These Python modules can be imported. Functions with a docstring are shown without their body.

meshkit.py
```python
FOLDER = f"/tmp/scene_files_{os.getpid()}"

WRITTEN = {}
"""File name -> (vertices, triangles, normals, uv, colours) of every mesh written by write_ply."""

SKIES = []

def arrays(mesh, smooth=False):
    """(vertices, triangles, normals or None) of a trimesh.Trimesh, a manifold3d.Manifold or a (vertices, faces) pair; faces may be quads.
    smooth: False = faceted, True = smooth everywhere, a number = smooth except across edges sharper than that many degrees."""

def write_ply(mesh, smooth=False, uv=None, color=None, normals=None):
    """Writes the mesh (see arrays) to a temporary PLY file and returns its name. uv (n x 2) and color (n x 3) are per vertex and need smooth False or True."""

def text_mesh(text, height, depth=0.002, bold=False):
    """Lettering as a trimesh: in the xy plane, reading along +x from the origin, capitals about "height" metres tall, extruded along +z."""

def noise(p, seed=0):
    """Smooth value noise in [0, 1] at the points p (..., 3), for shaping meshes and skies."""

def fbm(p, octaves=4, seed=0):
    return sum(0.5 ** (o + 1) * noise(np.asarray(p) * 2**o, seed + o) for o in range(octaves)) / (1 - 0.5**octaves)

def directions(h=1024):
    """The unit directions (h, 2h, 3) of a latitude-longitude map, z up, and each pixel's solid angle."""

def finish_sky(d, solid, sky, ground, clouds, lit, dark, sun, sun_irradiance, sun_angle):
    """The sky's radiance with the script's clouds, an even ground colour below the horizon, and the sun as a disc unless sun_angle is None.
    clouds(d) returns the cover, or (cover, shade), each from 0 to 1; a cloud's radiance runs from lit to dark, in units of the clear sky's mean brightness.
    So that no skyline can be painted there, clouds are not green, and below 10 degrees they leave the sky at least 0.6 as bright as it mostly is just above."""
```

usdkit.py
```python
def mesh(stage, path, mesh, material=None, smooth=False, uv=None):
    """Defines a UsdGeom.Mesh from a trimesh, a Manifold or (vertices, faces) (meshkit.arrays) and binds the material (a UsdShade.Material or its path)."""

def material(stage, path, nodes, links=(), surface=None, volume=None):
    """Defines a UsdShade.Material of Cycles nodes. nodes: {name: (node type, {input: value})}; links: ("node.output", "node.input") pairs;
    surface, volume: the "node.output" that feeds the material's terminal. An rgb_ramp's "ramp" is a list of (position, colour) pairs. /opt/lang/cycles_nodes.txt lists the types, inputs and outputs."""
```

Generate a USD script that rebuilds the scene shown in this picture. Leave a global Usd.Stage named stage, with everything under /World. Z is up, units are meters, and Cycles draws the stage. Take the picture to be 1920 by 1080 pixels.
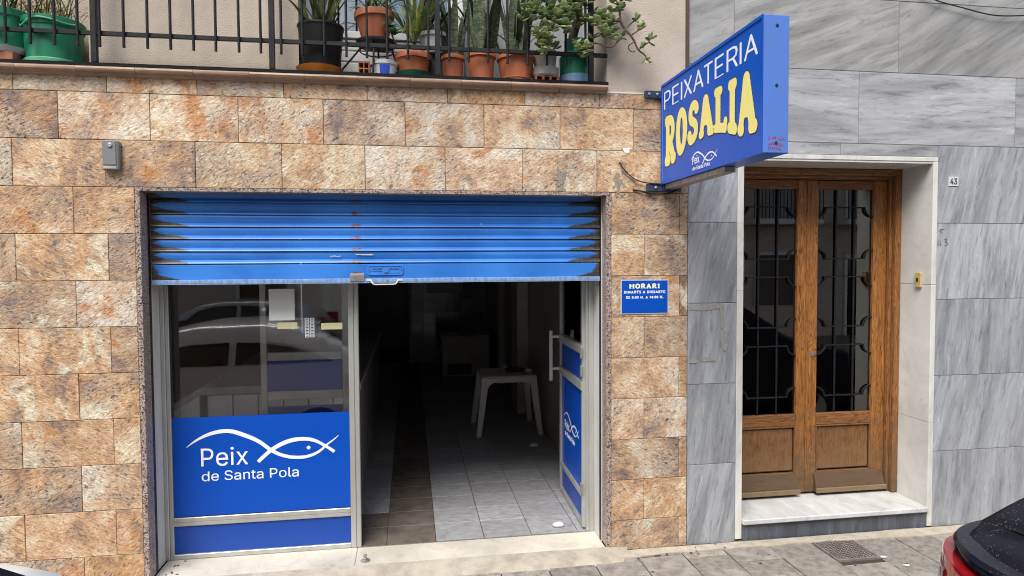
import math, random
import numpy as np, trimesh, usdkit, meshkit
from pxr import Usd, UsdGeom, UsdLux, UsdShade, Gf, Sdf
from shapely.geometry import Polygon, LineString, Point, box as sbox
from shapely.ops import unary_union
from shapely import affinity

stage = Usd.Stage.CreateInMemory()
UsdGeom.SetStageUpAxis(stage, UsdGeom.Tokens.z)
UsdGeom.SetStageMetersPerUnit(stage, 1.0)
UsdGeom.Xform.Define(stage, '/World')
UsdGeom.Scope.Define(stage, '/World/Looks')
R = random.Random(7)
PI = math.pi

# ------------------------------------------------------------------ camera, sky, sun, exposure
YAW, PITCH, ROLL, CAM = 0.154693, -0.038019, -0.005669, (0.0, -4.5753, 2.12)
EXPOSURE = 1.55
SUN_DIR = np.array([-0.30, -0.58, 0.95]); SUN_DIR /= np.linalg.norm(SUN_DIR)
SUN_INTENSITY, SUN_ANGLE, SKY_STRENGTH = 0.40, 34.0, 0.078
cy, sy, cp, sp, cr, sr = math.cos(YAW), math.sin(YAW), math.cos(PITCH), math.sin(PITCH), math.cos(ROLL), math.sin(ROLL)
fw = np.array([sy * cp, cy * cp, sp]); ri0 = np.array([cy, -sy, 0]); up0 = np.cross(ri0, fw)
ri, up = cr * ri0 + sr * up0, -sr * ri0 + cr * up0
cam = UsdGeom.Camera.Define(stage, '/World/camera')
cam.AddTransformOp().Set(Gf.Matrix4d(*ri, 0, *up, 0, *(-fw), 0, *CAM, 1))
cam.CreateHorizontalApertureAttr(36.0); cam.CreateVerticalApertureAttr(20.25)
cam.CreateFocalLengthAttr(1229.7 / 1920 * 36.0)
cam.CreateClippingRangeAttr(Gf.Vec2f(0.05, 500))
cam.CreateExposureAttr(EXPOSURE)

sun_el = math.asin(SUN_DIR[2]); sun_rot = math.atan2(SUN_DIR[0], SUN_DIR[1])
sky_mat = usdkit.material(stage, '/World/Looks/sky_look', {
    's': ('sky_texture', {'sky_type': 'single_scattering', 'sun_disc': False, 'sun_elevation': sun_el, 'sun_rotation': sun_rot}),
    'tc': ('texture_coordinate', {}), 'mp': ('mapping', {'scale': (1.0, 1.0, 1.9), 'location': (0.4, 0.1, 0.0)}),
    'n': ('noise_texture', {'scale': 2.1, 'detail': 6.0, 'roughness': 0.58, 'distortion': 0.3}),
    'r': ('rgb_ramp', {'ramp': [(0.40, (0, 0, 0)), (0.60, (1, 1, 1))]}),
    'bw': ('rgb_to_bw', {}), 'm': ('mix_color', {}), 'cl': ('mix_color', {'blend_type': 'multiply', 'fac': 1.0, 'b': (1.5, 1.47, 1.42)}),
    'b': ('background_shader', {'strength': SKY_STRENGTH})},
    [('tc.generated', 'mp.vector'), ('mp.vector', 'n.vector'), ('n.fac', 'r.fac'), ('r.color', 'm.fac'), ('s.color', 'bw.color'), ('s.color', 'm.a'),
     ('bw.val', 'cl.a'), ('cl.result', 'm.b'), ('m.result', 'b.color')], surface='b.background')
dome = UsdLux.DomeLight.Define(stage, '/World/sky'); dome.CreateIntensityAttr(1.0)
UsdShade.MaterialBindingAPI.Apply(dome.GetPrim()).Bind(sky_mat)
dome.GetPrim().SetCustomDataByKey('kind', 'structure')
sun = UsdLux.DistantLight.Define(stage, '/World/sun')
sun.CreateNormalizeAttr(True); sun.CreateIntensityAttr(SUN_INTENSITY); sun.CreateAngleAttr(SUN_ANGLE); sun.CreateColorAttr(Gf.Vec3f(1, 0.965, 0.91))
zc = SUN_DIR; xc = np.cross([0, 0, 1], zc); xc /= np.linalg.norm(xc); yc = np.cross(zc, xc)
sun.AddTransformOp().Set(Gf.Matrix4d(*xc, 0, *yc, 0, *zc, 0, 0, 0, 20, 1))

# ------------------------------------------------------------------ scene helpers
counts, origin = {}, {}
YS = 0.0                                                  # moves the row of pots along the ledge's depth
def numbered(base, name):
    k = (base, name); n = counts.get(k, 0); counts[k] = n + 1
    return f'{base}/{name}' if n == 0 else f'{base}/{name}_{n:03d}'
def props(p, label=None, cat=None, group=None, kind=None):
    for k, v in (('label', label), ('category', cat), ('group', group), ('kind', kind)):
        if v: p.SetCustomDataByKey(k, v)
    return p
def thing(name, label, cat, loc=(0, 0, 0), group=None, kind=None):
    loc = (loc[0], loc[1] + YS, loc[2]); path = numbered('/World', name)
    x = UsdGeom.Xform.Define(stage, path); x.AddTranslateOp().Set(Gf.Vec3d(*map(float, loc)))
    origin[path] = np.array(loc, float)
    props(x.GetPrim(), label, cat, group, kind)
    return path
def tri(mesh):
    if isinstance(mesh, list): mesh = trimesh.util.concatenate(mesh)
    return mesh
def part(parent, name, mesh, mat, smooth=False, label=None, kind=None):
    mesh = tri(mesh); top = '/'.join(parent.split('/')[:3])
    v = np.array(mesh.vertices) + np.array([0, YS, 0]) - origin.get(top, np.zeros(3))
    path = numbered(parent, name)
    m = usdkit.mesh(stage, path, trimesh.Trimesh(v, mesh.faces, process=False), mat, smooth)
    props(m.GetPrim(), label, None, None, kind)
    return path
def single(name, label, cat, mesh, mat, smooth=False, group=None, kind=None):
    mesh = tri(mesh)
    mesh = mesh.copy(); mesh.apply_translation((0, YS, 0)); path = numbered('/World', name)
    c = np.array([*(mesh.bounds.mean(0)[:2]), mesh.bounds[0][2]])
    m = usdkit.mesh(stage, path, trimesh.Trimesh(np.array(mesh.vertices) - c, mesh.faces, process=False), mat, smooth)
    UsdGeom.Xformable(m).AddTranslateOp().Set(Gf.Vec3d(*map(float, c)))
    origin[path] = c
    props(m.GetPrim(), label, cat, group, kind)
    return path

# ------------------------------------------------------------------ shapes
def box(x0, x1, y0, y1, z0, z1, c=0.0):
    lo, hi = np.minimum([x0, y0, z0], [x1, y1, z1]), np.maximum([x0, y0, z0], [x1, y1, z1])
    c = min(c, *(0.45 * (hi - lo)))
    if c <= 0:
        m = trimesh.creation.box(hi - lo); m.apply_translation((lo + hi) / 2); return m
    pts = []
    for sx in (0, 1):
        for sy_ in (0, 1):
            for sz in (0, 1):
                s = np.array([sx, sy_, sz]); p = np.where(s, hi, lo); q = p + np.where(s, -c, c)
                for k in range(3):
                    a = q.copy(); a[k] = p[k]; pts.append(a)
    return trimesh.convex.convex_hull(np.array(pts))
def slab_front(x0, x1, z0, z1, y, t, c=0.0015, jit=0.0):
    """a cladding piece: front face at y (facing -y), thickness t, small chamfer round the front; 20 triangles"""
    f = [(x0 + c, y + R.uniform(-jit, jit), z0 + c), (x1 - c, y + R.uniform(-jit, jit), z0 + c), (x1 - c, y + R.uniform(-jit, jit), z1 - c), (x0 + c, y + R.uniform(-jit, jit), z1 - c)]
    e = [(x0, y + c, z0), (x1, y + c, z0), (x1, y + c, z1), (x0, y + c, z1)]
    b = [(x0, y + t, z0), (x1, y + t, z0), (x1, y + t, z1), (x0, y + t, z1)]
    v = np.array(f + e + b); F = [(0, 1, 2), (0, 2, 3), (11, 10, 9), (11, 9, 8)]
    for o in (0, 4):
        for k in range(4):
            a, d = o + k, o + (k + 1) % 4
            F += [(a, a + 4, d + 4), (a, d + 4, d)]
    return trimesh.Trimesh(v, F, process=False)
def top_slab(x0, x1, y0, y1, z, t, c=0.003, jit=0.0):
    m = slab_front(x0, x1, y0, y1, 0, t, c, jit); v = np.array(m.vertices)
    return trimesh.Trimesh(np.stack([v[:, 0], v[:, 2], z - v[:, 1]], 1), m.faces, process=False)
def side_slab(y0, y1, z0, z1, x, t, sgn, c=0.0015):
    """cladding with its face at x, facing sgn*x"""
    m = slab_front(y0, y1, z0, z1, 0, t, c); v = np.array(m.vertices)
    f = m.faces if sgn > 0 else m.faces[:, ::-1]
    return trimesh.Trimesh(np.stack([x - sgn * v[:, 1], v[:, 0], v[:, 2]], 1), f, process=False)
def tube(pts, r, n=8, cap=True):
    P = np.asarray(pts, float); r = np.broadcast_to(np.asarray(r, float), (len(P),))
    T = np.gradient(P, axis=0); T /= np.maximum(np.linalg.norm(T, axis=1, keepdims=True), 1e-9)
    u = np.cross(T[0], [0, 0, 1.0] if abs(T[0][2]) < 0.9 else [1.0, 0, 0]); V = []
    for p, t, rr in zip(P, T, r):
        u = u - t * (u @ t); u /= np.linalg.norm(u); w = np.cross(t, u)
        a = np.arange(n) / n * 2 * PI + PI / n
        V.append(p + rr * (np.cos(a)[:, None] * u + np.sin(a)[:, None] * w))
    V = np.vstack(V); F = []
    for i in range(len(P) - 1):
        for k in range(n):
            a, b = i * n + k, i * n + (k + 1) % n
            F += [(a, b, b + n), (a, b + n, a + n)]
    if cap:
        F += [(0, k + 1, k) for k in range(1, n - 1)]; o = (len(P) - 1) * n
        F += [(o, o + k, o + k + 1) for k in range(1, n - 1)]
    return trimesh.Trimesh(V, F, process=False)
def spline(pts, n=24):
    from scipy.interpolate import CubicSpline
    P = np.asarray(pts, float); d = np.r_[0, np.cumsum(np.linalg.norm(np.diff(P, axis=0), axis=1))]
    return CubicSpline(d, P)(np.linspace(0, d[-1], n))
def lathe(prof, n=32, at=(0, 0, 0)):
    pr = np.asarray(prof, float); a = np.arange(n) / n * 2 * PI
    V = np.vstack([np.stack([r * np.cos(a), r * np.sin(a), np.full(n, z)], 1) for r, z in pr]); F = []
    for i in range(len(pr) - 1):
        for k in range(n):
            p, q = i * n + k, i * n + (k + 1) % n
            F += [(p, q, q + n), (p, q + n, p + n)]
    m = trimesh.Trimesh(V + np.array(at), F, process=False); m.merge_vertices(); m.update_faces(m.nondegenerate_faces()); return m
def extr(poly, d):
    gs = getattr(poly, 'geoms', [poly])
    return trimesh.util.concatenate([trimesh.creation.extrude_polygon(g, d, engine='earcut') for g in gs if g.area > 1e-9])
def on_wall(m, y):
    """xy-plane shape extruded along +z -> shape on the wall plane y, reading along +x, its face towards -y"""
    v = np.array(m.vertices); return trimesh.Trimesh(np.stack([v[:, 0], y - v[:, 2], v[:, 1]], 1), m.faces, process=False)
def on_side(m, x):
    """... on the plane x, its face towards -x, reading along -y"""
    v = np.array(m.vertices); return trimesh.Trimesh(np.stack([x - v[:, 2], -v[:, 0], v[:, 1]], 1), m.faces, process=False)
def fit(m, x0, x1, z0, z1, d=0.0015):
    v = np.array(m.vertices); lo, hi = v.min(0), v.max(0)
    v[:, 0] = x0 + (v[:, 0] - lo[0]) / (hi[0] - lo[0]) * (x1 - x0); v[:, 1] = z0 + (v[:, 1] - lo[1]) / (hi[1] - lo[1]) * (z1 - z0); v[:, 2] = (v[:, 2] - lo[2]) / (hi[2] - lo[2]) * d
    return trimesh.Trimesh(v, m.faces, process=False)
def bar_xz(pts, w, y0, y1):
    """flat bar following a line in the xz plane"""
    m = extr(LineString(pts).buffer(w / 2, cap_style=2, join_style=1), y1 - y0); return on_wall(m, y1)

# ------------------------------------------------------------------ materials
L = '/World/Looks/'
def plain(name, col, rough=0.5, metal=0.0, var=0.0, scale=6.0, bump=0.0, bscale=60.0, spec=0.5, coat=0.0, stretch=(1, 1, 1), dirt=None):
    n = {'p': ('principled_bsdf', {'base_color': col, 'roughness': rough, 'metallic': metal, 'specular_ior_level': spec, 'coat_weight': coat})}; l = []
    if var or bump:
        n['g'] = ('geometry', {}); n['mp'] = ('mapping', {'scale': stretch}); l.append(('g.position', 'mp.vector'))
    if var:
        d = dirt or tuple(c * 0.45 for c in col)
        n['n'] = ('noise_texture', {'scale': scale, 'detail': 7.0, 'roughness': 0.65})
        n['r'] = ('rgb_ramp', {'ramp': [(0.36, tuple(c * (1 - var) + x * var for c, x in zip(col, d))), (0.56, col), (0.72, tuple(min(1, c * (1 + 0.25 * var)) for c in col))]})
        l += [('mp.vector', 'n.vector'), ('n.fac', 'r.fac'), ('r.color', 'p.base_color')]
        n['rr'] = ('map_range', {'from_min': 0.3, 'from_max': 0.7, 'to_min': min(1, rough * 1.25 + .03), 'to_max': rough * 0.85}); l += [('n.fac', 'rr.value'), ('rr.result', 'p.roughness')]
    if bump:
        n['bn'] = ('noise_texture', {'scale': bscale, 'detail': 4.0}); n['b'] = ('bump', {'strength': 1.0, 'distance': bump})
        l += [('mp.vector', 'bn.vector'), ('bn.fac', 'b.height'), ('b.normal', 'p.normal')]
    return usdkit.material(stage, L + name, n, l, surface='p.BSDF')

def stone(i, rr):
    """rustic quartzite-look cladding: tan, orange, cream and grey-violet clouds, thick with small dark slanting flakes"""
    off = (rr.uniform(-50, 50), rr.uniform(-50, 50), rr.uniform(-50, 50)); tone = rr.uniform(-1, 1); sl = rr.choice([rr.uniform(.25, .95), rr.uniform(.25, .95), rr.uniform(-.6, -.2)])
    pal = [(0.30, (0.20, 0.145, 0.12)), (0.39, (0.36, 0.245, 0.165)), (0.45, (0.51, 0.325, 0.18)), (0.51, (0.59, 0.41, 0.245)), (0.57, (0.65, 0.50, 0.325)), (0.63, (0.70, 0.61, 0.44)), (0.72, (0.57, 0.54, 0.38))]
    warm = rr.uniform(-1, 1); val = rr.uniform(.84, 1.13)
    pal = [(min(.98, max(.02, p - 0.055 * tone)), (c[0] * .95 * val * (1 + .06 * warm), c[1] * .925 * val, c[2] * .96 * val * (1 - .12 * warm))) for p, c in pal]
    go, oo, co = rr.uniform(-.06, .08), rr.uniform(-.10, .045), rr.uniform(-.03, .10)
    nodes = {'g': ('geometry', {}), 'mp': ('mapping', {'location': off}), 'm0': ('mapping', {'location': off, 'rotation': (0, sl, 0)}), 'mr': ('mapping', {'scale': (36.0, 36.0, 72.0)}),
             'n1': ('noise_texture', {'scale': 4.2, 'detail': 8.0, 'roughness': 0.70, 'distortion': 0.4}), 'r1': ('rgb_ramp', {'ramp': pal}),
             'n2': ('noise_texture', {'scale': 1.0, 'detail': 3.0, 'roughness': 0.62, 'distortion': 0.8}), 'r2': ('rgb_ramp', {'ramp': [(0.30, (0.09, 0.07, 0.06)), (0.38, (0.42, 0.365, 0.32)), (0.44, (0.96, 0.95, 0.94)), (0.55, (1.02, 1.02, 1.02)), (0.63, (1.5, 1.48, 1.42))]}),
             'n3': ('noise_texture', {'scale': 3.6, 'detail': 5.0, 'roughness': .62, 'distortion': 0.5}), 'r3': ('rgb_ramp', {'ramp': [(0.50 - go, (0, 0, 0)), (0.66 - go, (1, 1, 1))]}),
             'm4': ('mapping', {'location': tuple(o + 31.7 for o in off)}), 'n4': ('noise_texture', {'scale': 4.4, 'detail': 6.0, 'roughness': .66, 'distortion': 0.4}), 'r4': ('rgb_ramp', {'ramp': [(0.57 - oo, (0, 0, 0)), (0.65 - oo, (.85, .85, .85))]}),
             'r5': ('rgb_ramp', {'ramp': [(0.30 + co, (.9, .9, .9)), (0.39 + co, (0, 0, 0))]}),
             'gr': ('mix_color', {'b': (0.33, 0.28, 0.245)}), 'og': ('mix_color', {'b': (0.47, 0.205, 0.075)}), 'cr': ('mix_color', {'b': (0.69, 0.61, 0.46)}), 'mf': ('math', {'math_type': 'multiply', 'value2': 0.58}), 'ff': ('math', {'math_type': 'multiply_add', 'value2': 0.42, 'value3': 0.58}),
             'mx': ('mix_color', {'blend_type': 'multiply', 'use_clamp': False}), 'bp': ('bump', {'strength': 0.9, 'distance': 0.008}), 'p': ('principled_bsdf', {'roughness': 0.6, 'specular_ior_level': 0.3})}
    links = [('g.position', 'mp.vector'), ('g.position', 'm0.vector'), ('m0.vector', 'mr.vector'), ('g.position', 'm4.vector'), ('mp.vector', 'n1.vector'), ('mr.vector', 'n2.vector'), ('mp.vector', 'n3.vector'), ('m4.vector', 'n4.vector'), ('n1.fac', 'r1.fac'), ('n2.fac', 'r2.fac'), ('n3.fac', 'r3.fac'), ('n4.fac', 'r4.fac'), ('n4.fac', 'r5.fac'),
             ('r1.color', 'og.a'), ('r4.color', 'og.fac'), ('og.result', 'cr.a'), ('r5.color', 'cr.fac'), ('r3.color', 'mf.value1'), ('cr.result', 'gr.a'), ('mf.value', 'gr.fac'), ('gr.result', 'mx.a'), ('r2.color', 'mx.b'), ('r3.color', 'ff.value1'), ('ff.value', 'mx.fac'), ('mx.result', 'p.base_color'), ('n2.fac', 'bp.height'), ('bp.normal', 'p.normal')]
    return usdkit.material(stage, L + f'quartzite_{i}', nodes, links, surface='p.BSDF')
rs = random.Random(11)
STONE = [stone(i, rs) for i in range(20)]

def marble(name, rot, base, dark, light, seed, scale=1.0, rough=0.33, stretch=7.0, amount=1.0):
    rr = random.Random(seed); off = tuple(rr.uniform(-40, 40) for _ in range(3))
    nodes = {'g': ('geometry', {}), 'm0': ('mapping', {'location': off, 'rotation': (0, rot, 0)}), 'mp': ('mapping', {'scale': (1.1 * scale, 1.1 * scale, 1.1 * scale * stretch)}),
             'n1': ('noise_texture', {'scale': 2.4, 'detail': 14.0, 'roughness': 0.80, 'distortion': 0.8}),
             'r1': ('rgb_ramp', {'ramp': [(0.30, tuple(b * (1 - .95 * amount) + d * .95 * amount for b, d in zip(base, dark))), (0.40, tuple(b * (1 - .5 * amount) + d * .5 * amount for b, d in zip(base, dark))), (0.475, base), (0.55, tuple(b * 1.04 for b in base)), (0.67, light)]}),
             'n2': ('noise_texture', {'scale': 0.85, 'detail': 4.0, 'distortion': .5}), 'r2': ('rgb_ramp', {'ramp': [(0.34, tuple(1 - .27 * amount for _ in range(3))), (0.5, (1, 1, 1)), (0.66, tuple(1 + .16 * amount for _ in range(3)))]}),
             'n3': ('noise_texture', {'scale': 9.0, 'detail': 6.0, 'roughness': 0.7, 'distortion': 1.5}), 'r3': ('rgb_ramp', {'ramp': [(0.30, (0.55, 0.56, 0.6)), (0.38, (1, 1, 1))]}),
             'mx': ('mix_color', {'blend_type': 'multiply', 'fac': 1.0, 'use_clamp': False}), 'my': ('mix_color', {'blend_type': 'multiply', 'fac': 0.7 * amount, 'use_clamp': False}),
             'p': ('principled_bsdf', {'roughness': rough, 'specular_ior_level': 0.45})}
    links = [('g.position', 'm0.vector'), ('m0.vector', 'mp.vector'), ('mp.vector', 'n1.vector'), ('mp.vector', 'n3.vector'), ('mp.vector', 'n2.vector'), ('n1.fac', 'r1.fac'), ('n2.fac', 'r2.fac'), ('n3.fac', 'r3.fac'),
             ('r1.color', 'mx.a'), ('r2.color', 'mx.b'), ('mx.result', 'my.a'), ('r3.color', 'my.b'), ('my.result', 'p.base_color')]
    return usdkit.material(stage, L + name, nodes, links, surface='p.BSDF')
GB, GD, GL = (0.32, 0.33, 0.352), (0.10, 0.11, 0.13), (0.50, 0.51, 0.53)
WB = (0.295, 0.29, 0.28)
rm = random.Random(77)
def tn(c, t): return tuple(x * t for x in c)
M_up = [marble(f'grey_marble_upper_{k}', rm.uniform(.3, .62), tn(WB, t), (0.15, 0.15, 0.155), tn((0.40, 0.395, 0.38), t), 20 + k, rough=0.4, scale=1.2 + .06 * k, stretch=7.) for k, t in enumerate((1, .92, 1.06, .97, 1.1))]
M_mid = [marble(f'grey_marble_mid_{k}', rm.uniform(-.08, .12), tn((0.36, 0.363, 0.375), t), (0.11, 0.12, 0.145), tn((0.52, 0.52, 0.52), t), 30 + k, rough=0.38, stretch=7.5, scale=1.2) for k, t in enumerate((1, 1.05, .93, 1.02))]
M_low = [marble(f'grey_marble_lower_{k}', rm.uniform(1.05, 1.5), tn(GB, t), GD, tn(GL, t), 40 + k, rough=0.30, stretch=8., scale=1.25 + .08 * k) for k, t in enumerate((1, 1.1, .88, 1.04, .95, .82, 1.14))]
M_white = marble('white_marble', 1.35, (0.63, 0.615, 0.575), (0.42, 0.40, 0.35), (0.70, 0.69, 0.66), 51, scale=1.1, rough=0.35, stretch=3.6, amount=0.6)
M_step = marble('white_marble_step', 0.9, (0.56, 0.56, 0.545), (0.24, 0.25, 0.25), (0.74, 0.74, 0.73), 52, scale=0.9, rough=0.35, stretch=3.0, amount=0.6)
M_thr = marble('cream_marble_threshold', 0.05, (0.56, 0.52, 0.43), (0.33, 0.28, 0.19), (0.66, 0.63, 0.55), 53, scale=1.6, rough=0.5, stretch=3.0, amount=0.7)
M_riser = marble('dark_grey_marble', 1.57, (0.085, 0.092, 0.112), (0.035, 0.04, 0.05), (0.17, 0.18, 0.20), 54, scale=1.5, rough=0.4)

def speckle(name, base, dots, scale=120.0, rough=0.35, thr=0.5):
    return usdkit.material(stage, L + name, {'g': ('geometry', {}), 'v': ('voronoi_texture', {'scale': scale}), 'c': ('separate_color', {}), 'r': ('rgb_ramp', {'ramp': dots, 'interpolate': False}), 'p': ('principled_bsdf', {'roughness': rough, 'base_color': base})},
                           [('g.position', 'v.vector'), ('v.color', 'c.color'), ('c.r', 'r.fac'), ('r.color', 'p.base_color')], surface='p.BSDF')
M_granite = speckle('speckled_granite', (0.3, 0.25, 0.22), [(0, (0.05, 0.045, 0.045)), (0.22, (0.33, 0.23, 0.19)), (0.55, (0.42, 0.33, 0.28)), (0.8, (0.2, 0.17, 0.16)), (0.92, (0.5, 0.44, 0.4))], 150)
M_mortar = plain('joint_mortar', (0.17, 0.11, 0.075), 0.9)
M_joint2 = plain('slab_joint', (0.13, 0.12, 0.11), 0.9)
M_stucco = plain('beige_stucco', (0.50, 0.42, 0.34), 0.85, var=0.25, scale=2.5, bump=0.004, bscale=130.0)
M_whiteseal = plain('white_sealant', (0.7, 0.68, 0.64), 0.7)
M_cornice = plain('terracotta_moulding', (0.36, 0.235, 0.165), 0.5, var=0.35, scale=9.0)
M_black = plain('black_iron', (0.007, 0.007, 0.009), 0.5, var=0.5, scale=40.0, spec=.3, dirt=(0.03, 0.027, 0.024), bump=0.0008, bscale=150.0)
M_tar = plain('black_flashing', (0.006, 0.006, 0.006), 0.75, spec=.2)
M_alu = plain('aluminium', (0.52, 0.52, 0.50), 0.42, metal=0.55, var=0.35, scale=5.0, stretch=(1, 1, .25), dirt=(0.28, 0.26, 0.22))
M_steel = plain('galvanised_steel', (0.40, 0.39, 0.37), 0.45, metal=0.7, var=0.5, scale=30.0, dirt=(0.2, 0.16, 0.12))
M_whitejamb = plain('white_jamb_paint', (0.60, 0.585, 0.555), 0.45, var=0.3, scale=5.0, stretch=(3, 3, .4), dirt=(0.38, 0.34, 0.29))
M_vinyl = plain('blue_vinyl', (0.003, 0.068, 0.43), 0.25, spec=.3)
M_vinyl2 = plain('blue_panel', (0.004, 0.055, 0.34), 0.35, var=0.15, scale=3.0)
M_signblue = plain('sign_face_blue', (0.005, 0.085, 0.47), 0.28, spec=.35)
M_signcase = plain('sign_case_blue', (0.09, 0.20, 0.60), 0.38, var=0.35, scale=4.0, stretch=(1, 1, .5), dirt=(0.10, 0.17, 0.40))
M_letter = plain('white_lettering', (0.82, 0.83, 0.86), 0.4)
M_yellow = plain('yellow_lettering', (0.86, 0.76, 0.25), 0.4)
M_outline = plain('dark_letter_outline', (0.01, 0.025, 0.10), 0.5)
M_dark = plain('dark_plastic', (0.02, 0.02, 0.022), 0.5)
M_grey = plain('grey_plastic', (0.16, 0.165, 0.17), 0.4, var=0.2, scale=30.)
M_rub = plain('rubber', (0.014, 0.014, 0.014), 0.7)
M_paper = plain('paper', (0.74, 0.76, 0.73), 0.7)
M_note = plain('yellow_note', (0.62, 0.58, 0.34), 0.7)
M_concrete = plain('ramp_concrete', (0.43, 0.385, 0.31), 0.85, var=0.55, scale=7.0, bump=0.004, bscale=70.0, dirt=(0.22, 0.19, 0.15))
M_cement = plain('old_cement', (0.30, 0.285, 0.26), 0.9, var=0.4, scale=18.0, bump=0.003)
M_strip = plain('pale_mortar_strip', (0.44, 0.39, 0.31), 0.9, var=0.5, scale=11.0, bump=0.004, bscale=80., dirt=(0.25, 0.21, 0.165))
M_pave = [plain(f'pavement_slab_{k}', (0.30 * t, 0.272 * t, 0.235 * t), 0.88, var=0.7, scale=9.0 + 3 * k, bump=0.005, bscale=120.0, dirt=(0.12, 0.105, 0.09)) for k, t in enumerate((1.0, 0.9, 1.12, 0.82))]
M_pjoint = plain('pavement_joint', (0.045, 0.038, 0.03), 0.95)
M_asphalt = plain('asphalt', (0.055, 0.055, 0.056), 0.9, var=0.5, scale=30.0, bump=0.004, bscale=200.)
M_kerb = plain('kerb_stone', (0.30, 0.29, 0.27), 0.85, var=0.4, scale=8.)
M_manhole = plain('iron_cover', (0.26, 0.24, 0.22), 0.55, metal=0.3, var=0.6, scale=14., dirt=(0.14, 0.08, 0.05))

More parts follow.
